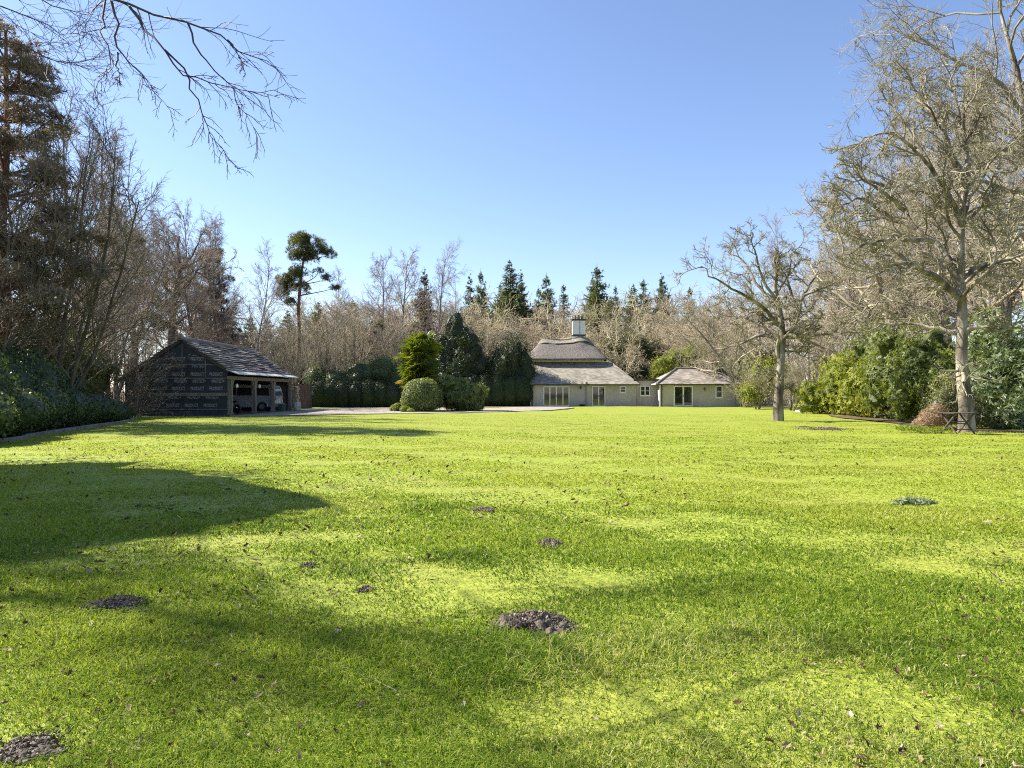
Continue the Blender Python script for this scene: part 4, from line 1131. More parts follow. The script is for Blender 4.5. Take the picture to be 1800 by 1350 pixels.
# a fallen birch twig in the grass
rng = np.random.default_rng(5); x, y = gpos(640, 1195)
pts, rad = grow(np.array([[0, 0, .03]]), np.array([[.55, -.45, 0.]]), np.array([.62]), np.array([.0045]), np.array([.0015]), 8, .12, 0, rng)
tw = merge([tubes(pts, rad, 5)] + branch_out(pts, rad, [LV(9, 38, .55, .12, .0, flat=.9, rmin=.0025, rtip=.001), LV(5, 40, .45, .12, .0, flat=.9, rmin=.0016, rtip=.0008)], rng))
o = link('fallen_twig', mesh_np('fallen_twig', tw[0], quads=tw[1], mat=M['twig_dark'], smooth=True), None, (x, y, 0)); tag(o, 'dark branching twig fallen on the near grass left of the molehill', 'twig')

# ------------------------------------------------------------------ the two lawn oaks: limbs laid by eye, twigs grown
TWIGS = [LV(6, 52, .42, .20, .03, t0=.15, ltap=.35, rr=.6, seg=7, sides=5, rmin=.03, rtip=.014, lmax=2.3),
         LV(7, 50, .50, .20, .03, t0=.15, ltap=.35, rr=.55, seg=5, sides=4, rmin=.017, rtip=.009, lmax=1.25),
         LV(6, 48, .52, .20, .03, t0=.12, ltap=.35, rr=.6, seg=4, sides=3, rmin=.010, rtip=.006, lmax=.75),
         LV(4, 48, .55, .20, .04, t0=.12, ltap=.3, rr=.65, seg=2, sides=3, rmin=.007, rtip=.004, lmax=.42)]
def scaled(f): return [dict(l, lmax=l['lmax']*f) for l in TWIGS]
def hero_oak(name, label, Y, base, trunk, limbs, seed, r0, extra=4, levels=TWIGS, twig='twig_oak', bark='bark_oak', dsc=1.0):
    rng = np.random.default_rng(seed)
    bx = wx(base, Y); root = empty(name, label, 'oak tree', (bx, Y, 0))
    def P(l, dirn):
        out = []
        for k, p in enumerate(l):
            dy = (p[2] if len(p) > 2 else dirn * k)
            YY = Y + dy
            out.append((wx(p[0], YY) - bx, dy, wz(p[1], YY)))
        return smooth_path(out, 12)
    tp = P(trunk, 0)
    tp = tp + np.column_stack([snoise(tp, 1.3, seed), snoise(tp, 1.3, seed+1), np.zeros(len(tp))])*.05
    tr_ = (r0*(1 - .82*(np.arange(13)/12)**.95))[None, :]
    tr = tubes(tp[None], flare(tr_, .22), 12)
    L, rr = [], []
    for (rad0, dirn, l) in limbs:
        p = P(l, dirn); p[1:-1] += rng.normal(size=(11, 3))*.045*np.linalg.norm(p[-1]-p[0])/5
        L.append(p); rr.append(.92*rad0*(1 - .85*(np.arange(13)/12)**.8))
    # limbs towards and away from the viewer
    S, D, Ln, rc = spawn(tp[None], tr_, extra, .40, .72, 66, 8, .32, .4, .5, rng, flat=.6)
    D[:, 0] *= .45; D[:, 1] = np.sign(rng.normal(size=extra))*np.maximum(abs(D[:, 1]), .6)
    ep, er = grow(S, D, Ln, np.maximum(rc, .05), np.full(extra, .015), 12, .17, .05, rng)
    pts = np.concatenate([np.array(L), ep]); rad = np.concatenate([np.array(rr), er])
    limb = tubes(pts, rad, 7)
    allp = np.concatenate([pts, tp[None]]); allr = np.concatenate([rad, tr_])
    cr = merge(branch_out(allp, allr, levels, rng))
    link('trunk', mesh_np('trunk', tr[0], quads=tr[1], mat=M[bark], smooth=True), root)
    link('limb', mesh_np('limb', limb[0], quads=limb[1], mat=M[bark], smooth=True), root)
    link('crown', mesh_np('crown', cr[0], quads=cr[1], mat=M[twig], smooth=True), root)
    return root
hero_oak('oak_tree', 'small bare spreading oak standing free on the lawn right of the house wing', 36, 1368,
  [(1368, 744), (1367, 700), (1369, 660), (1374, 620), (1377, 590), (1372, 550), (1362, 505), (1366, 480), (1362, 462), (1364, 450)],
  [(.13, .25, [(1374, 600), (1345, 588), (1320, 596), (1295, 606), (1265, 612), (1236, 624)]),
   (.12, -.3, [(1379, 592), (1405, 592), (1432, 590), (1460, 586), (1475, 578)]),
   (.17, .3, [(1379, 588), (1398, 572), (1404, 545), (1412, 520), (1425, 500), (1436, 478), (1432, 458)]),
   (.13, -.5, [(1374, 575), (1350, 545), (1325, 530), (1300, 515), (1275, 500), (1250, 482), (1232, 468)]),
   (.11, .6, [(1370, 555), (1345, 520), (1322, 485), (1305, 455), (1284, 448), (1272, 440)]),
   (.10, -.4, [(1366, 530), (1340, 490), (1330, 450), (1324, 436), (1318, 420)]),
   (.10, .4, [(1404, 545), (1385, 500), (1392, 465), (1388, 442), (1394, 425)]),
   (.09, -.6, [(1412, 520), (1440, 508), (1462, 500), (1478, 488)]),
   (.07, .2, [(1380, 617), (1400, 620), (1415, 628), (1445, 626)]),
   (.06, -.2, [(1366, 652), (1345, 650), (1328, 638), (1312, 622)]),
   (.08, .5, [(1372, 600), (1340, 575), (1310, 560), (1280, 556), (1255, 560)]),
   (.04, .2, [(1366, 688), (1352, 680), (1340, 690)]), (.04, .2, [(1369, 690), (1385, 683), (1398, 690)])], 7, .25, extra=7, levels=scaled(.6))
hero_oak('oak_tree', 'tall bare oak with pale trunk at the right edge of the lawn', 26, 1697,
  [(1699, 768), (1697, 700), (1694, 640), (1693, 580), (1691, 520), (1692, 440), (1690, 370), (1700, 300), (1690, 240), (1694, 190)],
  [(.17, -.25, [(1692, 528), (1672, 508), (1648, 490), (1625, 475), (1600, 464), (1575, 465), (1545, 478), (1515, 492)]),
   (.17, .3, [(1690, 500), (1665, 455), (1640, 425), (1612, 400), (1595, 380), (1580, 345), (1560, 310)]),
   (.11, .4, [(1692, 585), (1660, 580), (1620, 572), (1575, 568), (1530, 566), (1490, 560)]),
   (.12, -.3, [(1695, 580), (1720, 575), (1750, 582), (1780, 576), (1815, 578)]),
   (.13, .4, [(1692, 490), (1722, 468), (1755, 462), (1785, 450), (1820, 436)]),
   (.14, -.4, [(1690, 400), (1665, 340), (1640, 300), (1615, 275), (1590, 250), (1560, 235)]),
   (.11, .5, [(1690, 380), (1715, 330), (1740, 290), (1765, 260), (1790, 240)]),
   (.10, .5, [(1612, 402), (1570, 385), (1530, 378), (1495, 380), (1462, 392)]),
   (.10, -.5, [(1640, 425), (1590, 420), (1545, 425), (1505, 440), (1470, 452)]),
   (.10, .4, [(1600, 466), (1570, 440), (1535, 430), (1500, 420), (1478, 405)]),
   (.10, .3, [(1695, 320), (1670, 270), (1660, 225), (1645, 190)]), (.09, -.3, [(1690, 260), (1715, 220), (1730, 180)]),
   (.09, -.5, [(1590, 370), (1555, 340), (1520, 318), (1498, 290)]),
   (.07, .5, [(1692, 560), (1650, 545), (1610, 535), (1560, 530), (1520, 535)]),
   (.09, .4, [(1640, 300), (1610, 250), (1580, 205), (1556, 172)]), (.08, -.3, [(1610, 262), (1570, 235), (1530, 240), (1502, 262)]), (.08, -.4, [(1690, 300), (1660, 235), (1625, 180), (1600, 150)]), (.08, .4, [(1694, 230), (1680, 180), (1668, 140)]), (.08, .2, [(1560, 330), (1520, 315), (1485, 330), (1455, 360)]), (.08, -.6, [(1570, 385), (1520, 350), (1490, 355), (1450, 400)])], 12, .25, extra=8, levels=scaled(.8))

# ------------------------------------------------------------------ bare tree kinds
def L4(a): return a
OAK = [LV(14, 60, .58, .21, .05, t0=.28, ltap=.55, rr=.62, seg=8, sides=6, rmin=.05, rtip=.02),
       LV(9, 50, .48, .18, .04, t0=.2, ltap=.4, rr=.55, seg=5, sides=4, rmin=.025, rtip=.012),
       LV(8, 48, .50, .18, .03, t0=.15, ltap=.4, rr=.55, seg=3, sides=3, rmin=.014, rtip=.008),
       LV(7, 45, .55, .18, .03, t0=.15, ltap=.3, rr=.6, seg=2, sides=3, rmin=.009, rtip=.006)]
BIRCH = [LV(30, 38, .34, .07, .05, t0=.22, ltap=.62, rr=.5, seg=7, sides=5, rmin=.03, rtip=.01),
         LV(10, 40, .42, .12, .0, t0=.2, ltap=.4, rr=.5, seg=4, sides=3, rmin=.015, rtip=.008),
         LV(11, 42, .55, .10, -.16, t0=.15, ltap=.3, rr=.6, seg=4, sides=3, rmin=.008, rtip=.004)]
HAZEL = [LV(9, 30, .42, .09, .06, t0=.2, ltap=.5, rr=.5, seg=5, sides=3, rmin=.018, rtip=.008),
         LV(7, 38, .45, .12, .04, t0=.15, ltap=.4, rr=.55, seg=3, sides=3, rmin=.011, rtip=.006),
         LV(4, 40, .5, .12, .03, t0=.15, ltap=.3, rr=.6, seg=2, sides=3, rmin=.008, rtip=.005)]
oakA = tree_meshes('oak', bare_tree(101, 14, .36, .07, OAK), 'bark_grey', 'twig_tan')
oakB = tree_meshes('oak', bare_tree(102, 15, .34, .09, OAK, lean=(.1, 0)), 'bark_grey', 'twig_tan')
oakC = tree_meshes('oak', bare_tree(103, 14, .36, .08, OAK), 'bark_dark', 'twig_brown')
oakD = tree_meshes('oak', bare_tree(109, 20, .42, .08, [dict(OAK[0], n=18), dict(OAK[1], n=12), dict(OAK[2], n=10, lmax=1.8), dict(OAK[3], n=8, lmax=.9)]), 'bark_oak', 'twig_oak')
birA = tree_meshes('birch', bare_tree(104, 17, .19, .035, BIRCH), 'bark_birch', 'twig_birch')
birB = tree_meshes('birch', bare_tree(105, 17, .17, .045, BIRCH, nstem=2, splay=.12), 'bark_birch', 'twig_birch')
birC = tree_meshes('birch', bare_tree(106, 16, .18, .06, BIRCH, lean=(.16, 0)), 'bark_birch', 'twig_birch')
hazA = tree_meshes('hazel', bare_tree(107, 7, .07, .06, HAZEL, nstem=12, splay=.42, seg=9, tipr=.012), 'bark_grey', 'twig_tan')
hazB = tree_meshes('hazel', bare_tree(108, 7, .08, .07, HAZEL, nstem=9, splay=.30, seg=9, tipr=.012), 'bark_dark', 'twig_brown')
willow = tree_meshes('sallow', bare_tree(110, 13, .11, .05, [LV(16, 34, .40, .08, .03, t0=.15, ltap=.5, rr=.5, seg=6, sides=5, rmin=.022, rtip=.01),
          LV(9, 38, .42, .12, .0, t0=.15, ltap=.4, rr=.5, seg=4, sides=3, rmin=.012, rtip=.006), LV(6, 40, .5, .12, -.03, t0=.15, ltap=.3, rr=.6, seg=3, sides=3, rmin=.008, rtip=.004)],
          nstem=6, splay=.38, lean=(.22, 0), seg=10, tipr=.02), 'bark_dark', 'twig_dark')
bramble = tree_meshes('bramble', bare_tree(111, 4.2, .035, .10, [LV(10, 40, .5, .12, -.05, t0=.1, ltap=.3, rr=.6, seg=4, sides=3, rmin=.012, rtip=.006), LV(7, 42, .5, .14, -.04, t0=.1, ltap=.3, rr=.6, seg=3, sides=3, rmin=.008, rtip=.004)],
          nstem=12, splay=1.1, seg=9, tipr=.01, trunk_trop=-.07), 'bark_dark', 'twig_dark')

def top_of(me):
    v = np.empty(len(me.vertices)*3, dtype=np.float32); me.vertices.foreach_get('co', v)
    return float(np.percentile(v[2::3], 99.97))
def place(ms, name, label, cat, px, Y, top, rz=0, H=None, group=None, sx=1.0):
    """stand a tree at a picture column and distance so that its top reaches the given row"""
    H = max(top_of(m) for m in ms)
    s = (wz(top, Y) + .05) / H
    return plant(ms, name, label, cat, (wx(px, Y), Y, -.05), rz, (s*sx, s*sx, s), group)

# left side
place(willow, 'sallow_tree', 'dark many-stemmed bare tree leaning over the ivy bank, its tips furthest right', 'bare tree', 95, 33, 160, .3, 12, sx=1.0)
place(willow, 'sallow_tree', 'dark many-stemmed bare tree behind the barn gable, left of the gnarled oak', 'bare tree', 185, 48, 330, 1.4, 12.5, sx=.95)
place(willow, 'sallow_tree', 'dark bare tree at the left edge of the picture in front of the big pine', 'bare tree', -60, 29, 180, .9, 12.5)
place(birB, 'birch_tree', 'slim twin-stemmed birch rising behind the leaning dark tree', 'birch tree', 150, 42, 165, .6, 16.5, sx=.85)
place(birA, 'birch_tree', 'fine-twigged birch just left of the small dark pine top', 'birch tree', 205, 46, 230, 2.0, 16.5, sx=.9)
place(hazB, 'bare_thicket', 'dense bare thicket at the left edge behind the ivy', 'thicket', 15, 33, 470, .2, 7.5, sx=1.1)
place(hazB, 'bare_thicket', 'brown bare thicket between the ivy bank and the barn', 'thicket', 150, 42, 505, 1.9, 7.5, sx=1.1)
place(bramble, 'bare_shrub', 'arching bare shrub spilling over the left half of the barn gable', 'bare shrub', 236, 41.4, 585, .4, 3.7, sx=.75)
place(bramble, 'bare_shrub', 'arching bare shrub at the left end of the barn above the ivy', 'bare shrub', 185, 40.5, 575, 2.2, 3.7, sx=.9)
place(birB, 'birch_tree', 'tall hazy birch behind the gnarled oak, topmost of that group', 'birch tree', 352, 78, 352, .2, 16.5, sx=.8)
place(birA, 'birch_tree', 'hazy birch on the right flank of the rusty pine', 'birch tree', 392, 80, 375, 4.0, 16.5, sx=.8)
place(birC, 'birch_tree', 'slender birch with forked stem standing alone right of the barn ridge', 'birch tree', 428, 62, 414, .2, 15.5, sx=.9)
place(oakC, 'oak_tree', 'brown bare tree low behind the right end of the barn roof', 'oak tree', 400, 74, 500, 5, 13, sx=1.0)
place(hazA, 'coppice_tree', 'bare coppice with leaning stems right behind the barn eaves', 'coppice tree', 505, 63, 545, .9, 7.4, sx=.9)
place(hazA, 'coppice_tree', 'tan bare coppice standing behind the brown gate', 'coppice tree', 560, 69, 530, 2.2, 7.4, sx=.95)
place(hazA, 'coppice_tree', 'tan bare coppice over the middle of the dark hedge', 'coppice tree', 610, 72, 520, 3.9, 7.4, sx=.95)
place(hazB, 'coppice_tree', 'reddish bare coppice behind the small dark pine', 'coppice tree', 655, 76, 520, 5.1, 7.4, sx=.95)
place(hazA, 'coppice_tree', 'bare coppice just left of the fan palm', 'coppice tree', 700, 74, 545, 1.1, 7.4, sx=1.0)
place(birA, 'birch_tree', 'pale birch directly right of the tall Scots pine', 'birch tree', 592, 86, 455, 1.0, 16.5, sx=.85)
place(birB, 'birch_tree', 'wide pale birch with several stems midway between pine and spruce', 'birch tree', 690, 86, 428, 3.1, 16.5, sx=1.05)
place(birA, 'birch_tree', 'tallest pale birch just behind the brown larch', 'birch tree', 762, 88, 418, 5.0, 16.5, sx=.9)
place(birC, 'birch_tree', 'thin pale birch left of the first green spruce', 'birch tree', 800, 96, 470, 1.6, 15.5, sx=.8)
place(birA, 'birch_tree', 'thin birch between the lone forked birch and the Scots pine', 'birch tree', 478, 84, 480, 2.7, 16.5, sx=.8)
place(birA, 'birch_tree', 'thin birch just visible over the smaller lawn oak', 'birch tree', 1390, 70, 368, 2.7, 16.5, sx=.75)

place(oakC, 'oak_tree', 'brown bare oak deep behind the leaning dark trees', 'oak tree', 90, 60, 250, .9, 13, sx=1.0)
place(oakC, 'oak_tree', 'brown bare oak between the leaning trees and the barn ridge', 'oak tree', 235, 68, 395, 3.4, 13, sx=1.0)

plant(birA, 'birch_tree', 'bare birch out on the left beside the near lawn', 'birch tree', (-16.6, 9.0, -.05), 2.2, .92)

hero_oak('oak_tree', 'gnarled dark bare oak rising behind the barn ridge', 60, 303,
  [(303, 716), (303, 650), (302, 590), (303, 555), (307, 525), (314, 495), (318, 470), (312, 440), (316, 415)],
  [(.16, .3, [(303, 565), (290, 540), (276, 520), (262, 495), (256, 470)]), (.13, -.4, [(302, 552), (282, 540), (262, 532), (244, 535), (230, 520)]),
   (.15, .3, [(306, 528), (330, 500), (345, 478), (360, 468), (372, 448)]), (.12, .5, [(314, 497), (298, 476), (284, 455), (270, 430)]), (.12, -.5, [(317, 475), (338, 450), (350, 425), (356, 405)]),
   (.12, -.3, [(303, 575), (322, 560), (345, 540), (360, 520)]), (.10, .4, [(316, 470), (300, 440), (292, 415), (288, 398)]), (.09, .6, [(276, 520), (258, 500), (246, 470), (240, 450)]), (.09, -.6, [(345, 478), (368, 490), (385, 480), (398, 460)])], 33, .40, extra=8, levels=scaled(1.5), twig='twig_brown', bark='bark_dark')

# right side woods
RW = [(1245, 74, 515, oakA, 'tan bare tree behind the right end of the house wing'), (1300, 68, 505, oakB, 'tan bare tree behind and left of the smaller lawn oak'),
      (1350, 76, 470, oakA, 'tan bare tree directly behind the smaller lawn oak'), (1425, 66, 415, oakB, 'tan bare tree right of the smaller lawn oak'),
      (1470, 58, 375, oakA, 'tan bare tree midway between the two lawn oaks'), (1530, 62, 300, oakA, 'tall tan bare tree behind the left limbs of the big oak'),
      (1585, 52, 255, oakA, 'tall tan bare tree behind the bright green shrubs'), (1650, 52, 190, oakA, 'tall tan bare tree just left of the big oak trunk'),
      (1730, 42, 190, oakA, 'tall tan bare tree just right of the big oak trunk'), (1830, 39, 110, oakA, 'tall tan bare tree at the right edge behind the laurel'),
      (1870, 36, 10, oakA, 'tan bare tree at the far right, mostly out of the picture'), (1445, 74, 395, oakA, 'tan bare tree deep in the wood left of the bright shrubs'), (1560, 66, 290, oakA, 'tan bare tree in the second row behind the bright shrubs'), (1680, 62, 170, oakA, 'tan bare tree in the second row behind the big oak trunk'), (1770, 58, 110, oakA, 'tan bare tree in the second row over the laurel'), (1505, 78, 420, oakB, 'tan bare tree deep in the wood behind the bright shrubs'),
      (1620, 74, 300, oakA, 'tan bare tree deep in the wood behind the big oak limbs'), (1700, 70, 260, oakB, 'tan bare tree deep in the wood beyond the big oak trunk')]
for k, (px, Y, top, ms, lab) in enumerate(RW):
    place(ms, 'bare_tree', lab, 'bare tree', px, Y, top, k*1.7+.4, 12.6 if ms is oakA else 13.6, 'bare trees in the wood on the right', sx=.7 if top < 200 else 1.0)
plant(oakD, 'oak_tree', 'towering bare oak whose crown fills the upper right corner', 'oak tree', (wx(1945, 30), 31, -.05), 1.1, (1.02, 1.02, 1.05))
for k, (px, Y, top, lab) in enumerate([(1308, 66, 628, 'bare twiggy shrub at the right corner of the house wing'), (1332, 60, 640, 'bare twiggy shrub left of the smaller lawn oak'), (1395, 56, 615, 'bare twiggy shrub right behind the smaller lawn oak'),
                                   (1440, 58, 560, 'tall bare shrub over the pale stone slab'), (1500, 50, 545, 'bare shrub rising above the bright green shrubs'), (1590, 42, 545, 'bare shrub above the green bank left of the big oak')]):
    place(hazA, 'bare_shrub', lab, 'bare shrub', px, Y, top, k*2.1, 7.4, 'bare shrubs along the right wood edge', sx=1.15)

# far wood, one mass of bare crowns reaching from behind the house to both sides
def far_wood():
    rng = np.random.default_rng(77)
    lv = [LV(13, 58, .55, .17, .06, t0=.22, ltap=.5, rr=.6, seg=4, sides=4, rmin=.05, rtip=.03), LV(8, 48, .52, .17, .03, t0=.15, ltap=.35, rr=.6, seg=3, sides=3, rmin=.03, rtip=.018), LV(6, 46, .55, .17, .02, t0=.12, ltap=.3, rr=.7, seg=2, sides=3, rmin=.02, rtip=.013)]
    protos = []
    for k in range(5):
        t, c = bare_tree(200+k, 11, .2, .07, lv, seg=6)
        protos.append(merge([t, c]))
    vs, qs, o = [], [], 0
    spots = []
    for row, (Y, top, x0, x1, st) in enumerate([(86, 572, 830, 1300, 30), (94, 548, 800, 1320, 30), (104, 540, 560, 1330, 32), (116, 528, 540, 1360, 32), (128, 522, 500, 1500, 36), (100, 548, 560, 830, 34), (108, 560, 250, 560, 34)]):
        for px in np.arange(x0, x1, st): spots.append((px + rng.uniform(-12, 12), Y + rng.uniform(-5, 5), top + rng.uniform(-12, 16)))
    for px, Y, top in spots:
        v, q = protos[rng.integers(5)]
        s = wz(top, Y)/12.6; a = rng.uniform(0, 6.28); sw = s*rng.uniform(.9, 1.2)
        x = v[:, 0]*math.cos(a) - v[:, 1]*math.sin(a); y = v[:, 0]*math.sin(a) + v[:, 1]*math.cos(a)
        vs.append(np.stack([x*sw + wx(px, Y), y*sw + Y, v[:, 2]*s], 1).astype(np.float32)); qs.append(q + o); o += len(v)
    tag(link('far_wood', mesh_np('far_wood', np.concatenate(vs), quads=np.concatenate(qs), mat=M['twig_far'], smooth=True)), kind='stuff')
def far_mat():
    m, n, l, b = new_mat('twig_far'); tc = n.new("ShaderNodeTexCoord"); t = n.new("ShaderNodeTexNoise"); t.inputs['Scale'].default_value = .09; t.inputs['Detail'].default_value = 3
    l.new(tc.outputs['Object'], t.inputs['Vector']); r = ramp(n, [(.35, (.37, .30, .21)), (.5, (.41, .345, .225)), (.65, (.41, .375, .225))]); l.new(t.outputs[0], r.inputs[0]); l.new(r.outputs[0], b.inputs['Base Color']); b.inputs['Roughness'].default_value = .9
    return m
M['twig_far'] = far_mat()
far_wood()

# overhanging birch whose trunk stands left of the camera
def overhang():
    rng = np.random.default_rng(15); X0, Y0_ = -7.2, 3.3
    root = empty('birch_tree', 'bare birch branch hanging into the upper left of the sky', 'birch tree', (X0, Y0_, 0))
    def P(l): return smooth_path([(wx(a, Y) - X0, Y - Y0_, wz(b, Y)) for a, b, Y in l], 12)
    tp = smooth_path([(0, 0, -.1), (.05, .1, 2), (-.05, .15, 4), (.1, .2, 6.2), (.25, .2, 8.2), (.3, .1, 10.2)], 12)
    tr_ = (.15*(1-.8*np.arange(13)/12))[None, :]
    limbs = [(.018, [(-760, -420, 4.9), (-500, -330, 5.0), (-200, -190, 5.2), (60, -60, 5.4), (190, 0, 5.5), (250, 17, 5.5), (330, 40, 5.5), (400, 70, 5.6), (440, 98, 5.6), (472, 108, 5.6)]),
             (.010, [(196, 2, 5.5), (205, 50, 5.5), (209, 95, 5.5), (240, 125, 5.5), (262, 155, 5.6), (310, 208, 5.6)]),
             (.011, [(228, 12, 5.5), (255, 50, 5.5), (290, 88, 5.4), (320, 130, 5.4), (365, 142, 5.4), (430, 158, 5.4), (492, 172, 5.3)]),
             (.009, [(290, 88, 5.4), (330, 140, 5.45), (352, 195, 5.45), (375, 240, 5.4), (415, 296, 5.4)]),
             (.009, [(330, 40, 5.5), (350, 90, 5.5), (395, 140, 5.5), (425, 190, 5.5), (452, 240, 5.5)]),
             (.008, [(209, 95, 5.5), (208, 125, 5.5), (206, 150, 5.5)]),
             (.008, [(186, -6, 5.5), (184, 35, 5.5), (174, 50, 5.5), (188, 85, 5.5), (195, 115, 5.5), (175, 150, 5.5), (160, 162, 5.5)]),
             (.007, [(400, 70, 5.6), (420, 100, 5.6), (432, 130, 5.6)]),
             (.012, [(-700, -300, 6.4), (-300, -90, 6.6), (-60, -10, 6.8), (60, 30, 6.9), (120, 62, 6.9), (170, 52, 7.0)]),
             (.012, [(-200, -40, 6.6), (-20, 60, 6.7), (60, 90, 6.8), (120, 110, 6.8), (180, 98, 6.9)]),
             (.012, [(-300, -90, 7.2), (-60, -30, 7.3), (70, 0, 7.4), (130, 20, 7.4), (160, 22, 7.4)])]
    L = np.array([P(l) for _, l in limbs]); rr = np.array([r*(1-.86*(np.arange(13)/12)**.8) for r, _ in limbs])
    L[:, 1:-1] += rng.normal(size=(len(L), 11, 3))*.012
    lm = tubes(L, rr, 6)
    tw = branch_out(L[:8], rr[:8], [LV(13, 38, .22, .16, -.10, t0=.45, ltap=.35, rr=.6, seg=6, sides=4, rmin=.003, rtip=.0018, lmax=.42), LV(4, 40, .40, .16, -.04, t0=.2, ltap=.3, rr=.7, seg=3, sides=3, rmin=.002, rtip=.0015, lmax=.16)], rng)
    tw += branch_out(L[8:], rr[8:], [LV(20, 40, .24, .12, -.03, t0=.35, ltap=.3, rr=.5, seg=5, sides=3, rmin=.003, rtip=.0018, lmax=.8), LV(6, 40, .5, .12, .03, t0=.2, ltap=.3, rr=.7, seg=4, sides=3, rmin=.0022, rtip=.0014, lmax=.35)], rng)
    up = branch_out(tp[None], tr_, [LV(11, 50, .36, .08, .04, t0=.3, ltap=.3, rr=.13, seg=6, sides=5, rmin=.010, rtip=.005), LV(8, 42, .45, .1, .0, rr=.5, seg=4, rmin=.006, rtip=.004), LV(6, 42, .55, .1, -.1, rr=.6, seg=3, rmin=.004, rtip=.003)], rng)
    t = tubes(tp[None], flare(tr_, .3), 10)
    # the long branches leave the stem above the picture
    con = []
    for k in (0, 8, 10): con.append(smooth_path([tp[9], (tp[9]+L[k, 0])/2 + [0, 0, .25], L[k, 0]], 12))
    con = tubes(np.array(con), np.linspace(.018, .013, 13)[None, :].repeat(3, 0), 6)
    cr = merge([lm, con] + tw + up)
    link('trunk', mesh_np('trunk', t[0], quads=t[1], mat=M['bark_birch'], smooth=True), root)
    link('crown', mesh_np('crown', cr[0], quads=cr[1], mat=M['twig_over'], smooth=True), root)
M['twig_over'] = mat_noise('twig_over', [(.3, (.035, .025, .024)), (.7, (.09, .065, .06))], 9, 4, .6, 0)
overhang()

# ------------------------------------------------------------------ evergreens
def px_pads(px0, Y, L):
    """pads given by picture position, depth offset and radii"""
    return [(wx(a, Y+d) - wx(px0, Y), d, wz(b, Y+d) + .05, rx, ry, rz) for a, b, d, rx, ry, rz in L]
Yp = 70
sp_pads = px_pads(524, Yp, [(545, 428, 0, 1.5, 1.5, .8), (522, 426, .8, 1.0, 1.1, .7), (565, 440, -.4, 1.2, 1.1, .55), (580, 447, .3, .7, .8, .35), (515, 446, -.5, .9, .9, .6), (540, 450, .4, 1.5, 1.3, .7), (534, 418, -.6, .9, 1.0, .55),
    (512, 492, 0, 1.1, 1.0, .9), (500, 512, .4, .8, .9, .8), (522, 478, -.7, 1.0, .9, .7), (497, 496, -.3, .6, .7, .5), (530, 505, .8, .9, .9, .6), (575, 490, .3, .6, .7, .35), (560, 478, -.6, .8, .8, .4), (590, 506, .2, .5, .5, .25), (510, 530, -.2, .7, .7, .4)])
tk = [(wx(a, Yp) - wx(524, Yp), 0, wz(b, Yp)) for a, b in ((524, 716), (523, 660), (526, 600), (525, 540), (529, 490), (534, 455), (540, 430))]
scots = pad_pine(321, tk, .26, sp_pads, 'needle_pine')
plant_pine(scots, 'pine_tree', 'Scots pine with dark rounded top standing clear above the hedge', (wx(524, Yp), Yp, 0))
def rand_pads(seed, n, z0, z1, R0, big=1.0):
    rng = np.random.default_rng(seed); out = []
    for k in range(n):
        f = (k + rng.random())/n; a = rng.uniform(0, 6.28); rad = R0*(1 - .75*f)*rng.uniform(.25, 1.1)
        s = rng.uniform(.6, 1.15)*big*(1.15 - .4*f)
        out.append((rad*math.cos(a), rad*math.sin(a), z0 + (z1-z0)*f - .22*rad, 1.15*s, 1.1*s, .42*s))
    return out
rust = pad_pine(331, [(0, 0, -.1), (.1, 0, 4), (-.1, .1, 8), (.05, 0, 12), (0, 0, 17.2)], .30, rand_pads(41, 120, 5.5, 17.5, 5.0, .78), 'needle_rust', dens=.36, needle=.30)
small = pad_pine(332, [(0, 0, -.1), (.1, 0, 4), (-.1, .1, 8), (.05, 0, 12), (0, 0, 16.4)], .26, rand_pads(42, 26, 8.5, 16.8, 3.4), 'needle_pine', dens=.9)
def pine(ms, label, px, Y, top, rz=0, sx=1.0, group=None):
    s = wz(top, Y)/17.6
    return plant_pine(ms, 'pine_tree', label, (wx(px, Y), Y, -.05), rz, (s*sx, s*sx, s), group)
pine(rust, 'big rusty brown pine filling the left edge of the picture', 10, 31, 35, 1.2, 1.0)
pine(rust, 'rusty brown pine standing right of the gnarled oak', 376, 78, 432, 4.0, .8)
pine(small, 'small dark pine top peeping out left of the gnarled oak', 190, 56, 352, 2.6, .85)
pine(small, 'dark pine low in the wood beside the gnarled oak', 232, 66, 388, 4.4, .9)
pine(small, 'low dark pine among the coppice right of the tall Scots pine', 662, 78, 555, 3.3, 1.2)
place(birA, 'birch_tree', 'hazy fine-twigged birch directly behind the gnarled oak', 'birch tree', 322, 74, 366, 3.3, 16.5, sx=1.25)
place(oakC, 'oak_tree', 'brown rounded bare oak between the gnarled oak and the forked birch', 'oak tree', 350, 72, 385, 4.4, 13, sx=.85)

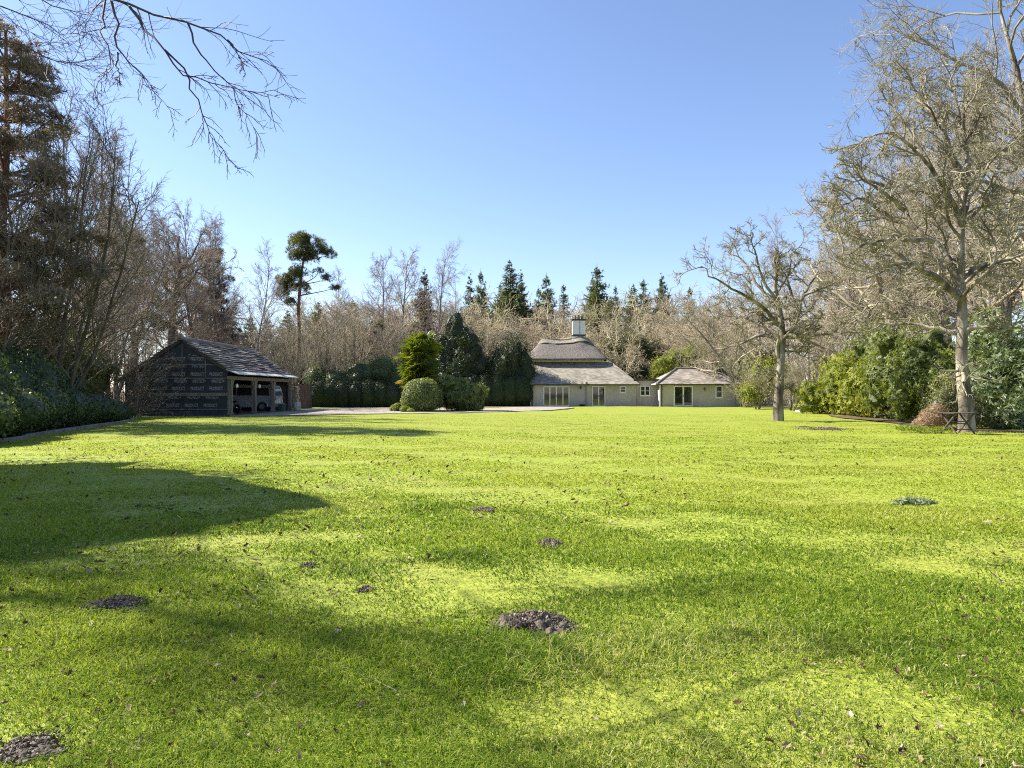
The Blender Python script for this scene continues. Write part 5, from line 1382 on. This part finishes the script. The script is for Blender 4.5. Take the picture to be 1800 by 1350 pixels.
spA = spruce_meshes(401, 18, 4.0, 'needle_spruce'); spB = spruce_meshes(402, 18, 3.2, 'needle_spruce', nwh=32); spC = spruce_meshes(403, 14, 3.6, 'needle_gold', nwh=32); spD = spruce_meshes(404, 16, 3.2, 'needle_larch', nwh=30)
spE = spruce_meshes(405, 18, 3.7, 'needle_spruce', nwh=30); spF = spruce_meshes(406, 18, 2.7, 'needle_spruce', nwh=34)
SP = [(832, 128, 484, spB, 'first slim green spruce on the skyline, counting from the fan palm'), (851, 122, 470, spA, 'pale slim spruce second on the skyline above the yews'),
      (903, 112, 455, spA, 'tall green spruce on the skyline above the columnar yew'), (921, 110, 476, spB, 'dark spruce touching the right side of the tall one left of the chimney'),
      (966, 124, 478, spB, 'narrow spruce on the skyline left of the chimney'), (997, 140, 496, spB, 'small faint spruce above the chimney top'),
      (1042, 120, 484, spB, 'spruce on the left flank of the tallest one right of the chimney'), (1056, 116, 460, spA, 'tallest spruce on the skyline right of the chimney'),
      (1085, 126, 500, spB, 'short spruce right of the tallest one'), (1111, 122, 497, spA, 'bushy spruce above the middle of the link roof'),
      (1135, 128, 486, spB, 'dark slim spruce above the house wing, left one of a close trio'), (1157, 130, 490, spB, 'slim spruce in the middle of a close trio above the wing'),
      (1171, 126, 482, spB, 'slim spruce at the right of a close trio above the wing'), (1206, 134, 500, spB, 'faint spruce last on the skyline before the smaller lawn oak'),
      (1075, 104, 520, spA, 'low broad dark spruce behind the yellow-green conifer'), (880, 134, 500, spB, 'faint spruce between the two tall ones above the yews'), (945, 138, 500, spB, 'faint spruce tucked between tall and narrow ones left of the chimney')]
for k, (px, Y, top, ms, lab) in enumerate(SP):
    s = wz(top, Y)/18; ms = {0: ms, 1: spE, 2: spF if ms is spB else spA}[k % 3]; w = s*[1.1, .9, 1.3, 1.0, 1.15][k % 5]
    t = plant(ms, 'spruce_tree', lab, 'spruce tree', (wx(px, Y), Y, -.05), k*1.3, (w, w, s), 'spruces along the skyline'); t.rotation_euler = (R([1, -2, 0, 2][k % 4]), R([-1.5, 1, 2, 0, -1][k % 5]), k*1.3)
s = wz(508, 98)/14; plant(spC, 'conifer_tree', 'yellow-green broad conifer right of the chimney', 'conifer tree', (wx(1046, 98), 98, -.05), 0, (s, s, s))
s = wz(468, 92)/16; plant(spD, 'larch_tree', 'brownish pointed conifer behind the palm between the birches', 'conifer tree', (wx(746, 92), 92, -.05), 0, (s*.9, s*.9, s))
for k, (px, Y, top, lab) in enumerate([(440, 108, 552, 'dark conifer low behind the forked birch'), (400, 112, 540, 'dark conifer behind the right end of the barn ridge'), (470, 110, 556, 'dark conifer between forked birch and Scots pine'), (360, 106, 545, 'dark conifer behind the barn ridge'), (560, 112, 530, 'dark conifer just right of the Scots pine'), (620, 116, 525, 'dark conifer between the Scots pine and the wide birch'), (505, 116, 545, 'dark conifer hidden by the Scots pine stem')]):
    s = wz(top, Y)/18; plant(spA, 'spruce_tree', lab, 'spruce tree', (wx(px, Y), Y, -.05), k*1.1, (s*1.5, s*1.5, s), 'dark conifers behind the barn')

def yew(label, px, Y, H, blobs, n, seed, name='yew_tree', mat='leaf_yew', size=.17, **k):
    ms = leaf_tree_meshes(seed, H, .25, blobs, n, size, mat, asp=.35, lump=.24, lf=3.2, depth=.35, core=.72, **k)
    plant(ms, name, label, 'evergreen tree', (wx(px, Y), Y, 0))
yew('big dark evergreen rising behind the rhododendron bush', 805, 72, 8, [(-.2, 0, 3, 2.9, 2.6, 3.2), (.3, .3, 6.0, 2.1, 1.9, 3.2), (-1.3, .2, 5.2, 1.7, 1.5, 2.6), (1.6, -.2, 3.6, 2.1, 1.8, 3.4), (-.2, .1, 7.9, 1.3, 1.2, 1.9)], 15000, 501)
yew('columnar dark evergreen beside the left end of the house', 897, 71, 7, [(-.9, 0, 3.2, 1.5, 1.6, 4.0), (.4, .2, 3.4, 1.6, 1.6, 4.3), (1.45, -.1, 2.8, 1.2, 1.4, 3.9)], 13000, 502, name='cypress_tree')
yew('dark evergreen filling the gap between big evergreen and cypress', 852, 74, 6, [(-.8, 0, 2.8, 2.0, 1.6, 3.2), (.9, .2, 2.6, 1.9, 1.6, 3.0)], 9000, 506)
yew('dark evergreen behind the gap between house and wing', 1105, 82, 4, [(-1.9, 0, 2.6, 2.2, 1.8, 2.6), (.4, .2, 3, 2.4, 1.8, 2.6), (2.4, 0, 2.4, 1.9, 1.6, 2.2)], 9000, 503)
yew('dark evergreen showing over the right half of the wing roof', 1272, 78, 4, [(-1.3, 0, 2.6, 2.2, 1.8, 2.9), (1.4, .2, 2.5, 2.2, 1.8, 2.4)], 8000, 504)
yew('dark evergreen out on the left that shades the lawn', -600, 12.5, 9, [(-.5, .4, 5, 3.8, 4.6, 3.0), (.6, -.3, 7.6, 2.6, 3.6, 2.6), (-.8, 1.0, 7.0, 3.0, 3.4, 2.6), (.2, .1, 9.3, 1.6, 2.2, 1.5), (.4, -3.2, 5.2, 2.6, 2.4, 2.4), (1.2, -2.6, 7.2, 1.8, 2.0, 1.6)], 16000, 505, name='holm_oak', mat='leaf_holly')

def sh(label, mat, blobs_px, n, size, seed, name='shrub', cat='shrub', group=None, **k):
    """blobs (px, py, Y, rx, ry, rz): picture position and distance, radii in metres"""
    shrub(name, label, cat, [(wx(a, Y), Y, wz(b, Y), rx, ry, rz) for a, b, Y, rx, ry, rz in blobs_px], n, size, mat, group, seed=seed, **k)

sh('clipped round pale-green bush at the front of the drive island', 'leaf_box', [(741, 695, 51, 1.45, 1.4, 1.25), (741, 705, 51, 1.5, 1.4, 1.0)], 9000, .13, 601, asp=.55, lump=.07, lf=3.5, depth=.16, jit=.55, core=.88, name='round_bush')
sh('broad rhododendron mound right of the round bush', 'leaf_box', [(812, 697, 53, 1.6, 1.5, 1.35), (790, 688, 53.5, 1.2, 1.3, 1.3), (835, 703, 53, .9, 1.1, 1.0)], 1900, .16, 602, asp=.36, ros=6, lump=.24, lf=4, core=.72, depth=.35, name='rhododendron')
sh('low dark shrub at the left foot of the round bush', 'leaf_rhodo', [(700, 716, 51.5, .45, .5, .38), (692, 718, 52, .3, .4, .3)], 900, .10, 603)
sh('small yellow-green tuft at the left foot of the round bush', 'leaf_daff', [(712, 720, 49.8, .42, .3, .28), (722, 722, 49.6, .35, .3, .2)], 900, .13, 604, asp=.16, name='daffodil_tuft', cat='tuft', droop=-.8)
# fan palm
def palm():
    X, Y = wx(738, 53.5), 53.5; rng = np.random.default_rng(9); H = 4.9
    root = empty('fan_palm', 'shaggy fan palm with green crown and yellowed lower fronds', 'palm tree', (X, Y, 0), 0, (1.35, 1.35, 1.0))
    tr = tubes(np.array([[[.02*math.sin(k), 0, H*.92*k/8] for k in range(9)]]), np.full((1, 9), .16), 10)
    link('trunk', mesh_np('trunk', tr[0], quads=tr[1], mat=M['bark_dark'], smooth=True), root)
    def fans(n, z0, z1, e0, e1, pl, fr, mat, nm, bias):
        vs, ts, var, o = [], [], [], 0
        for i in range(n):
            f = rng.random(); z = z0 + (z1-z0)*f; a = rng.uniform(0, 6.283); e = R(e0 + (e1-e0)*f + rng.normal()*24)
            d = np.array([math.cos(a)*math.cos(e), math.sin(a)*math.cos(e), math.sin(e)]); L = pl*rng.uniform(.7, 1.1)*(.55 + .55*f)
            b = np.array([0, 0, z]); t = b + d*L + [0, 0, -.10*L]
            s = nrm(np.cross(d, [0, 0, 1.])); u = np.cross(s, d)
            ro = rng.uniform(-1.25, 1.25); s, u = s*math.cos(ro) + u*math.sin(ro), u*math.cos(ro) - s*math.sin(ro)
            vs += [b - s*.015, b + s*.015, t + s*.012, t - s*.012]; ts += [[o, o+1, o+2], [o, o+2, o+3]]; var += [.3]*4; o += 4
            vv = rng.uniform(.15, .8); rr = fr*rng.uniform(.8, 1.15); m_ = 19
            for k in range(m_):
                q = R(-112 + 224*k/(m_-1)); dr = nrm(d*math.cos(q) + s*math.sin(q) + u*(.10*(k % 2) - .05 - .12))
                w = np.cross(dr, u)*rr*.055; ln = rr*(1 - .18*abs(q)/2)*rng.uniform(.88, 1.08)
                mid = t + dr*ln*.6; tip = t + dr*ln + [0, 0, -.16*ln*rng.uniform(.4, 1.5)]
                vs += [t, mid + w, tip, mid - w]; ts += [[o, o+1, o+2], [o, o+2, o+3]]; vk = np.clip(vv + rng.normal()*.1, 0, 1); var += [vk, vk, min(vk+.15, 1), vk]; o += 4
        link(nm, mesh_np(nm, np.array(vs), tris=np.array(ts), mat=M[mat], var=np.array(var)), root)
    fans(170, 2.2, 4.75, -30, 62, .85, .74, 'leaf_palm', 'crown', 0)
    fans(36, 1.1, 2.8, -45, -5, .8, .7, 'leaf_palmdead', 'dead_fronds', 0)
palm()
# evergreens mixed into the wood behind the drive
for k, (px, Y, rr_, hh, mt, lab) in enumerate([(450, 84, 2.6, 5.2, 'leaf_holly', 'olive evergreen low behind the forked birch'), (500, 80, 2.2, 4.2, 'leaf_yew', 'dark evergreen low behind the leaning coppice'), (552, 82, 2.4, 5.6, 'leaf_holly', 'olive evergreen behind the brown gate'),
        (628, 84, 2.6, 5.0, 'leaf_yew', 'dark evergreen between the coppices over the hedge'), (690, 80, 2.2, 6.4, 'leaf_yew', 'upright dark evergreen left of the palm'), (722, 84, 2.4, 5.2, 'leaf_holly', 'olive evergreen right behind the palm'), (865, 92, 3.0, 6.5, 'leaf_holly', 'olive evergreen behind the columnar cypress'),
        (1010, 96, 3.2, 6.0, 'leaf_holly', 'olive evergreen just left behind the chimney'), (1200, 92, 3.0, 7.0, 'leaf_holly', 'olive evergreen tall behind the wing roof'), (1330, 84, 3.0, 7.5, 'leaf_holly', 'olive evergreen deep behind the smaller lawn oak')]):
    yew(lab, px, Y, hh, [(0, 0, hh*.45, rr_, rr_*.8, hh*.5), (rr_*.5, .2, hh*.7, rr_*.6, rr_*.6, hh*.35), (-rr_*.6, -.2, hh*.5, rr_*.6, rr_*.6, hh*.4)], 5000, 520+k, name='evergreen_tree', mat=mt, size=.22)
# hedges and shrub banks behind the drive
sh('dark clipped hedge running behind the drive from the gate', 'leaf_yew', [(px, 697, 66.5, 1.25, .9, 1.55) for px in (560, 582, 604, 626, 648, 670, 692, 714)], 12000, .12, 610, lump=.07, depth=.12, core=.86, name='hedge', cat='hedge')
sh('dark clipped hedge between the drive island and the house', 'leaf_yew', [(px, 690, 70, 1.25, .9, 2.0) for px in (830, 852, 874, 896, 916)], 9000, .12, 611, lump=.07, depth=.12, core=.86, name='hedge', cat='hedge')
sh('grey-green laurel swelling above the hedge left of the palm', 'leaf_laurel', [(640, 662, 69, 1.9, 1.5, 1.7), (672, 655, 69, 1.7, 1.5, 1.7), (700, 668, 69, 1.4, 1.3, 1.5)], 7000, .15, 612, lump=.15, name='laurel')
sh('dark laurel above the hedge beside the brown gate', 'leaf_laurel', [(556, 668, 68, 1.4, 1.3, 1.4), (590, 672, 68, 1.6, 1.3, 1.4), (615, 674, 68.5, 1.2, 1.2, 1.2)], 5000, .15, 613, lump=.15, name='laurel')
sh('yellow-green shrub left behind the wing roof', 'leaf_bright', [(1165, 652, 77, 1.6, 1.3, 1.8), (1190, 640, 78, 1.7, 1.4, 2.0), (1220, 628, 80, 1.8, 1.4, 1.8)], 6000, .16, 614, lump=.2, core=.7, depth=.4)
sh('olive shrub mass peeping over the thatch on the right', 'leaf_holly', [(1085, 610, 86, 2.3, 1.6, 1.8), (1110, 606, 88, 2.6, 1.6, 2.0), (1145, 618, 88, 2.3, 1.6, 1.6)], 5000, .2, 615, lump=.25, core=.6, depth=.5)
# the left bank
sh('broad ivy bank sloping down to the timber edging', 'leaf_ivy',
   [(-120, 730, 19.5, 2.0, 2.0, 1.1), (-150, 690, 22, 3.0, 2.4, 2.2), (-20, 725, 23.6, 1.5, 2.2, .95), (-60, 690, 26, 2.4, 2.4, 1.9), (40, 715, 27.5, 1.6, 2.3, 1.2), (10, 680, 30, 2.2, 2.4, 2.0), (95, 718, 31, 1.5, 2.3, 1.1), (80, 700, 33.5, 1.8, 2.2, 1.7), (145, 722, 34.5, 1.5, 2.2, .95), (185, 727, 37, 1.2, 1.8, .75)],
   30000, .11, 620, asp=.8, lump=.08, lf=1.8, depth=.14, jit=.5, core=.88, name='ivy_bank', cat='ivy', fold=.25, droop=.9)
sh('dark holly thicket behind the ivy at the left edge', 'leaf_holly', [(20, 610, 34, 2.2, 2.0, 2.6), (75, 625, 36, 2.0, 2.0, 2.4), (-60, 600, 33, 2.4, 2.0, 3.0)], 11000, .14, 621, lump=.22, core=.65, depth=.5, name='holly')
sh('olive evergreen shrub between ivy and barn catching some sun', 'leaf_holly', [(125, 640, 38, 1.7, 1.6, 2.0), (165, 655, 39.5, 1.4, 1.4, 1.6), (110, 600, 40, 1.7, 1.5, 1.9)], 8000, .13, 622, lump=.22, core=.65, depth=.5, name='holly')
# the right bank
sh('bright green shrub bank along the right of the lawn, beside the pale slab', 'leaf_bright', [(1440, 700, 46, 1.4, 1.3, 1.2), (1475, 690, 45, 1.5, 1.4, 1.6), (1510, 690, 42.5, 1.4, 1.3, 1.6), (1490, 665, 46, 1.7, 1.4, 1.9), (1545, 680, 41, 1.3, 1.3, 1.8)], 3600, .17, 630, asp=.36, ros=7, lump=.3, lf=4.5, core=.68, depth=.42, name='rhododendron')
sh('deep green tall shrub mass left of the big oak trunk', 'leaf_rhodo', [(1570, 680, 38, 1.5, 1.4, 1.9), (1605, 690, 36, 1.4, 1.3, 1.6), (1580, 640, 40, 1.9, 1.5, 2.2), (1635, 650, 37, 1.8, 1.5, 2.3), (1660, 690, 33, 1.3, 1.2, 1.7), (1545, 620, 44, 1.7, 1.4, 1.6)], 5200, .17, 631, asp=.36, ros=7, lump=.3, lf=4.5, core=.68, depth=.42, name='rhododendron')
sh('glossy dark laurel bank right of the big oak trunk', 'leaf_laurel', [(1740, 700, 29, 1.0, 1.1, 1.6), (1775, 665, 30, 1.5, 1.3, 2.4), (1815, 700, 28.5, 1.3, 1.2, 1.9), (1735, 640, 33, 1.4, 1.3, 2.2), (1850, 660, 30, 1.8, 1.5, 2.6), (1780, 740, 27.6, .8, .7, .8)], 5600, .15, 632, asp=.4, ros=6, lump=.28, lf=4, core=.68, depth=.4, name='laurel')
sh('yellow-green shrub behind the smaller lawn oak', 'leaf_bright', [(1340, 660, 62, 1.9, 1.5, 2.2), (1385, 665, 60, 1.9, 1.5, 2.0), (1320, 690, 60, 1.3, 1.2, 1.2)], 5000, .15, 633, lump=.25, core=.5, depth=.6)
sh('olive twiggy shrub around the foot of the big oak', 'leaf_holly', [(1672, 705, 28.5, .85, .8, 1.2), (1655, 722, 28, .7, .7, .9), (1710, 725, 27.6, .6, .6, .8)], 5000, .075, 634, lump=.25, core=.5, depth=.6)
sh('rust-brown dead bracken clump left of the garden table', 'leaf_dry', [(1637, 736, 27, .55, .5, .48), (1648, 730, 27.3, .45, .4, .5), (1620, 745, 26.8, .35, .4, .28)], 2600, .20, 635, asp=.10, lump=.25, core=0, depth=.5, name='dead_bracken', cat='dead bracken', droop=-.3)
sh('low yellow-green daffodil clump in front of the dead bracken', 'leaf_daff', [(1600, 752, 25.6, .5, .3, .13), (1630, 756, 25.2, .4, .3, .14), (1655, 757, 25, .35, .25, .14)], 900, .14, 636, asp=.13, name='daffodil_clump', cat='daffodils', droop=-1.2, core=0)
sh('strip of straw-coloured dead grass at the foot of the laurel', 'leaf_straw', [(1745, 762, 25.6, .9, .35, .10), (1790, 763, 25.5, .9, .35, .10)], 1500, .10, 637, asp=.12, name='dead_grass', cat='grass tuft', core=0)
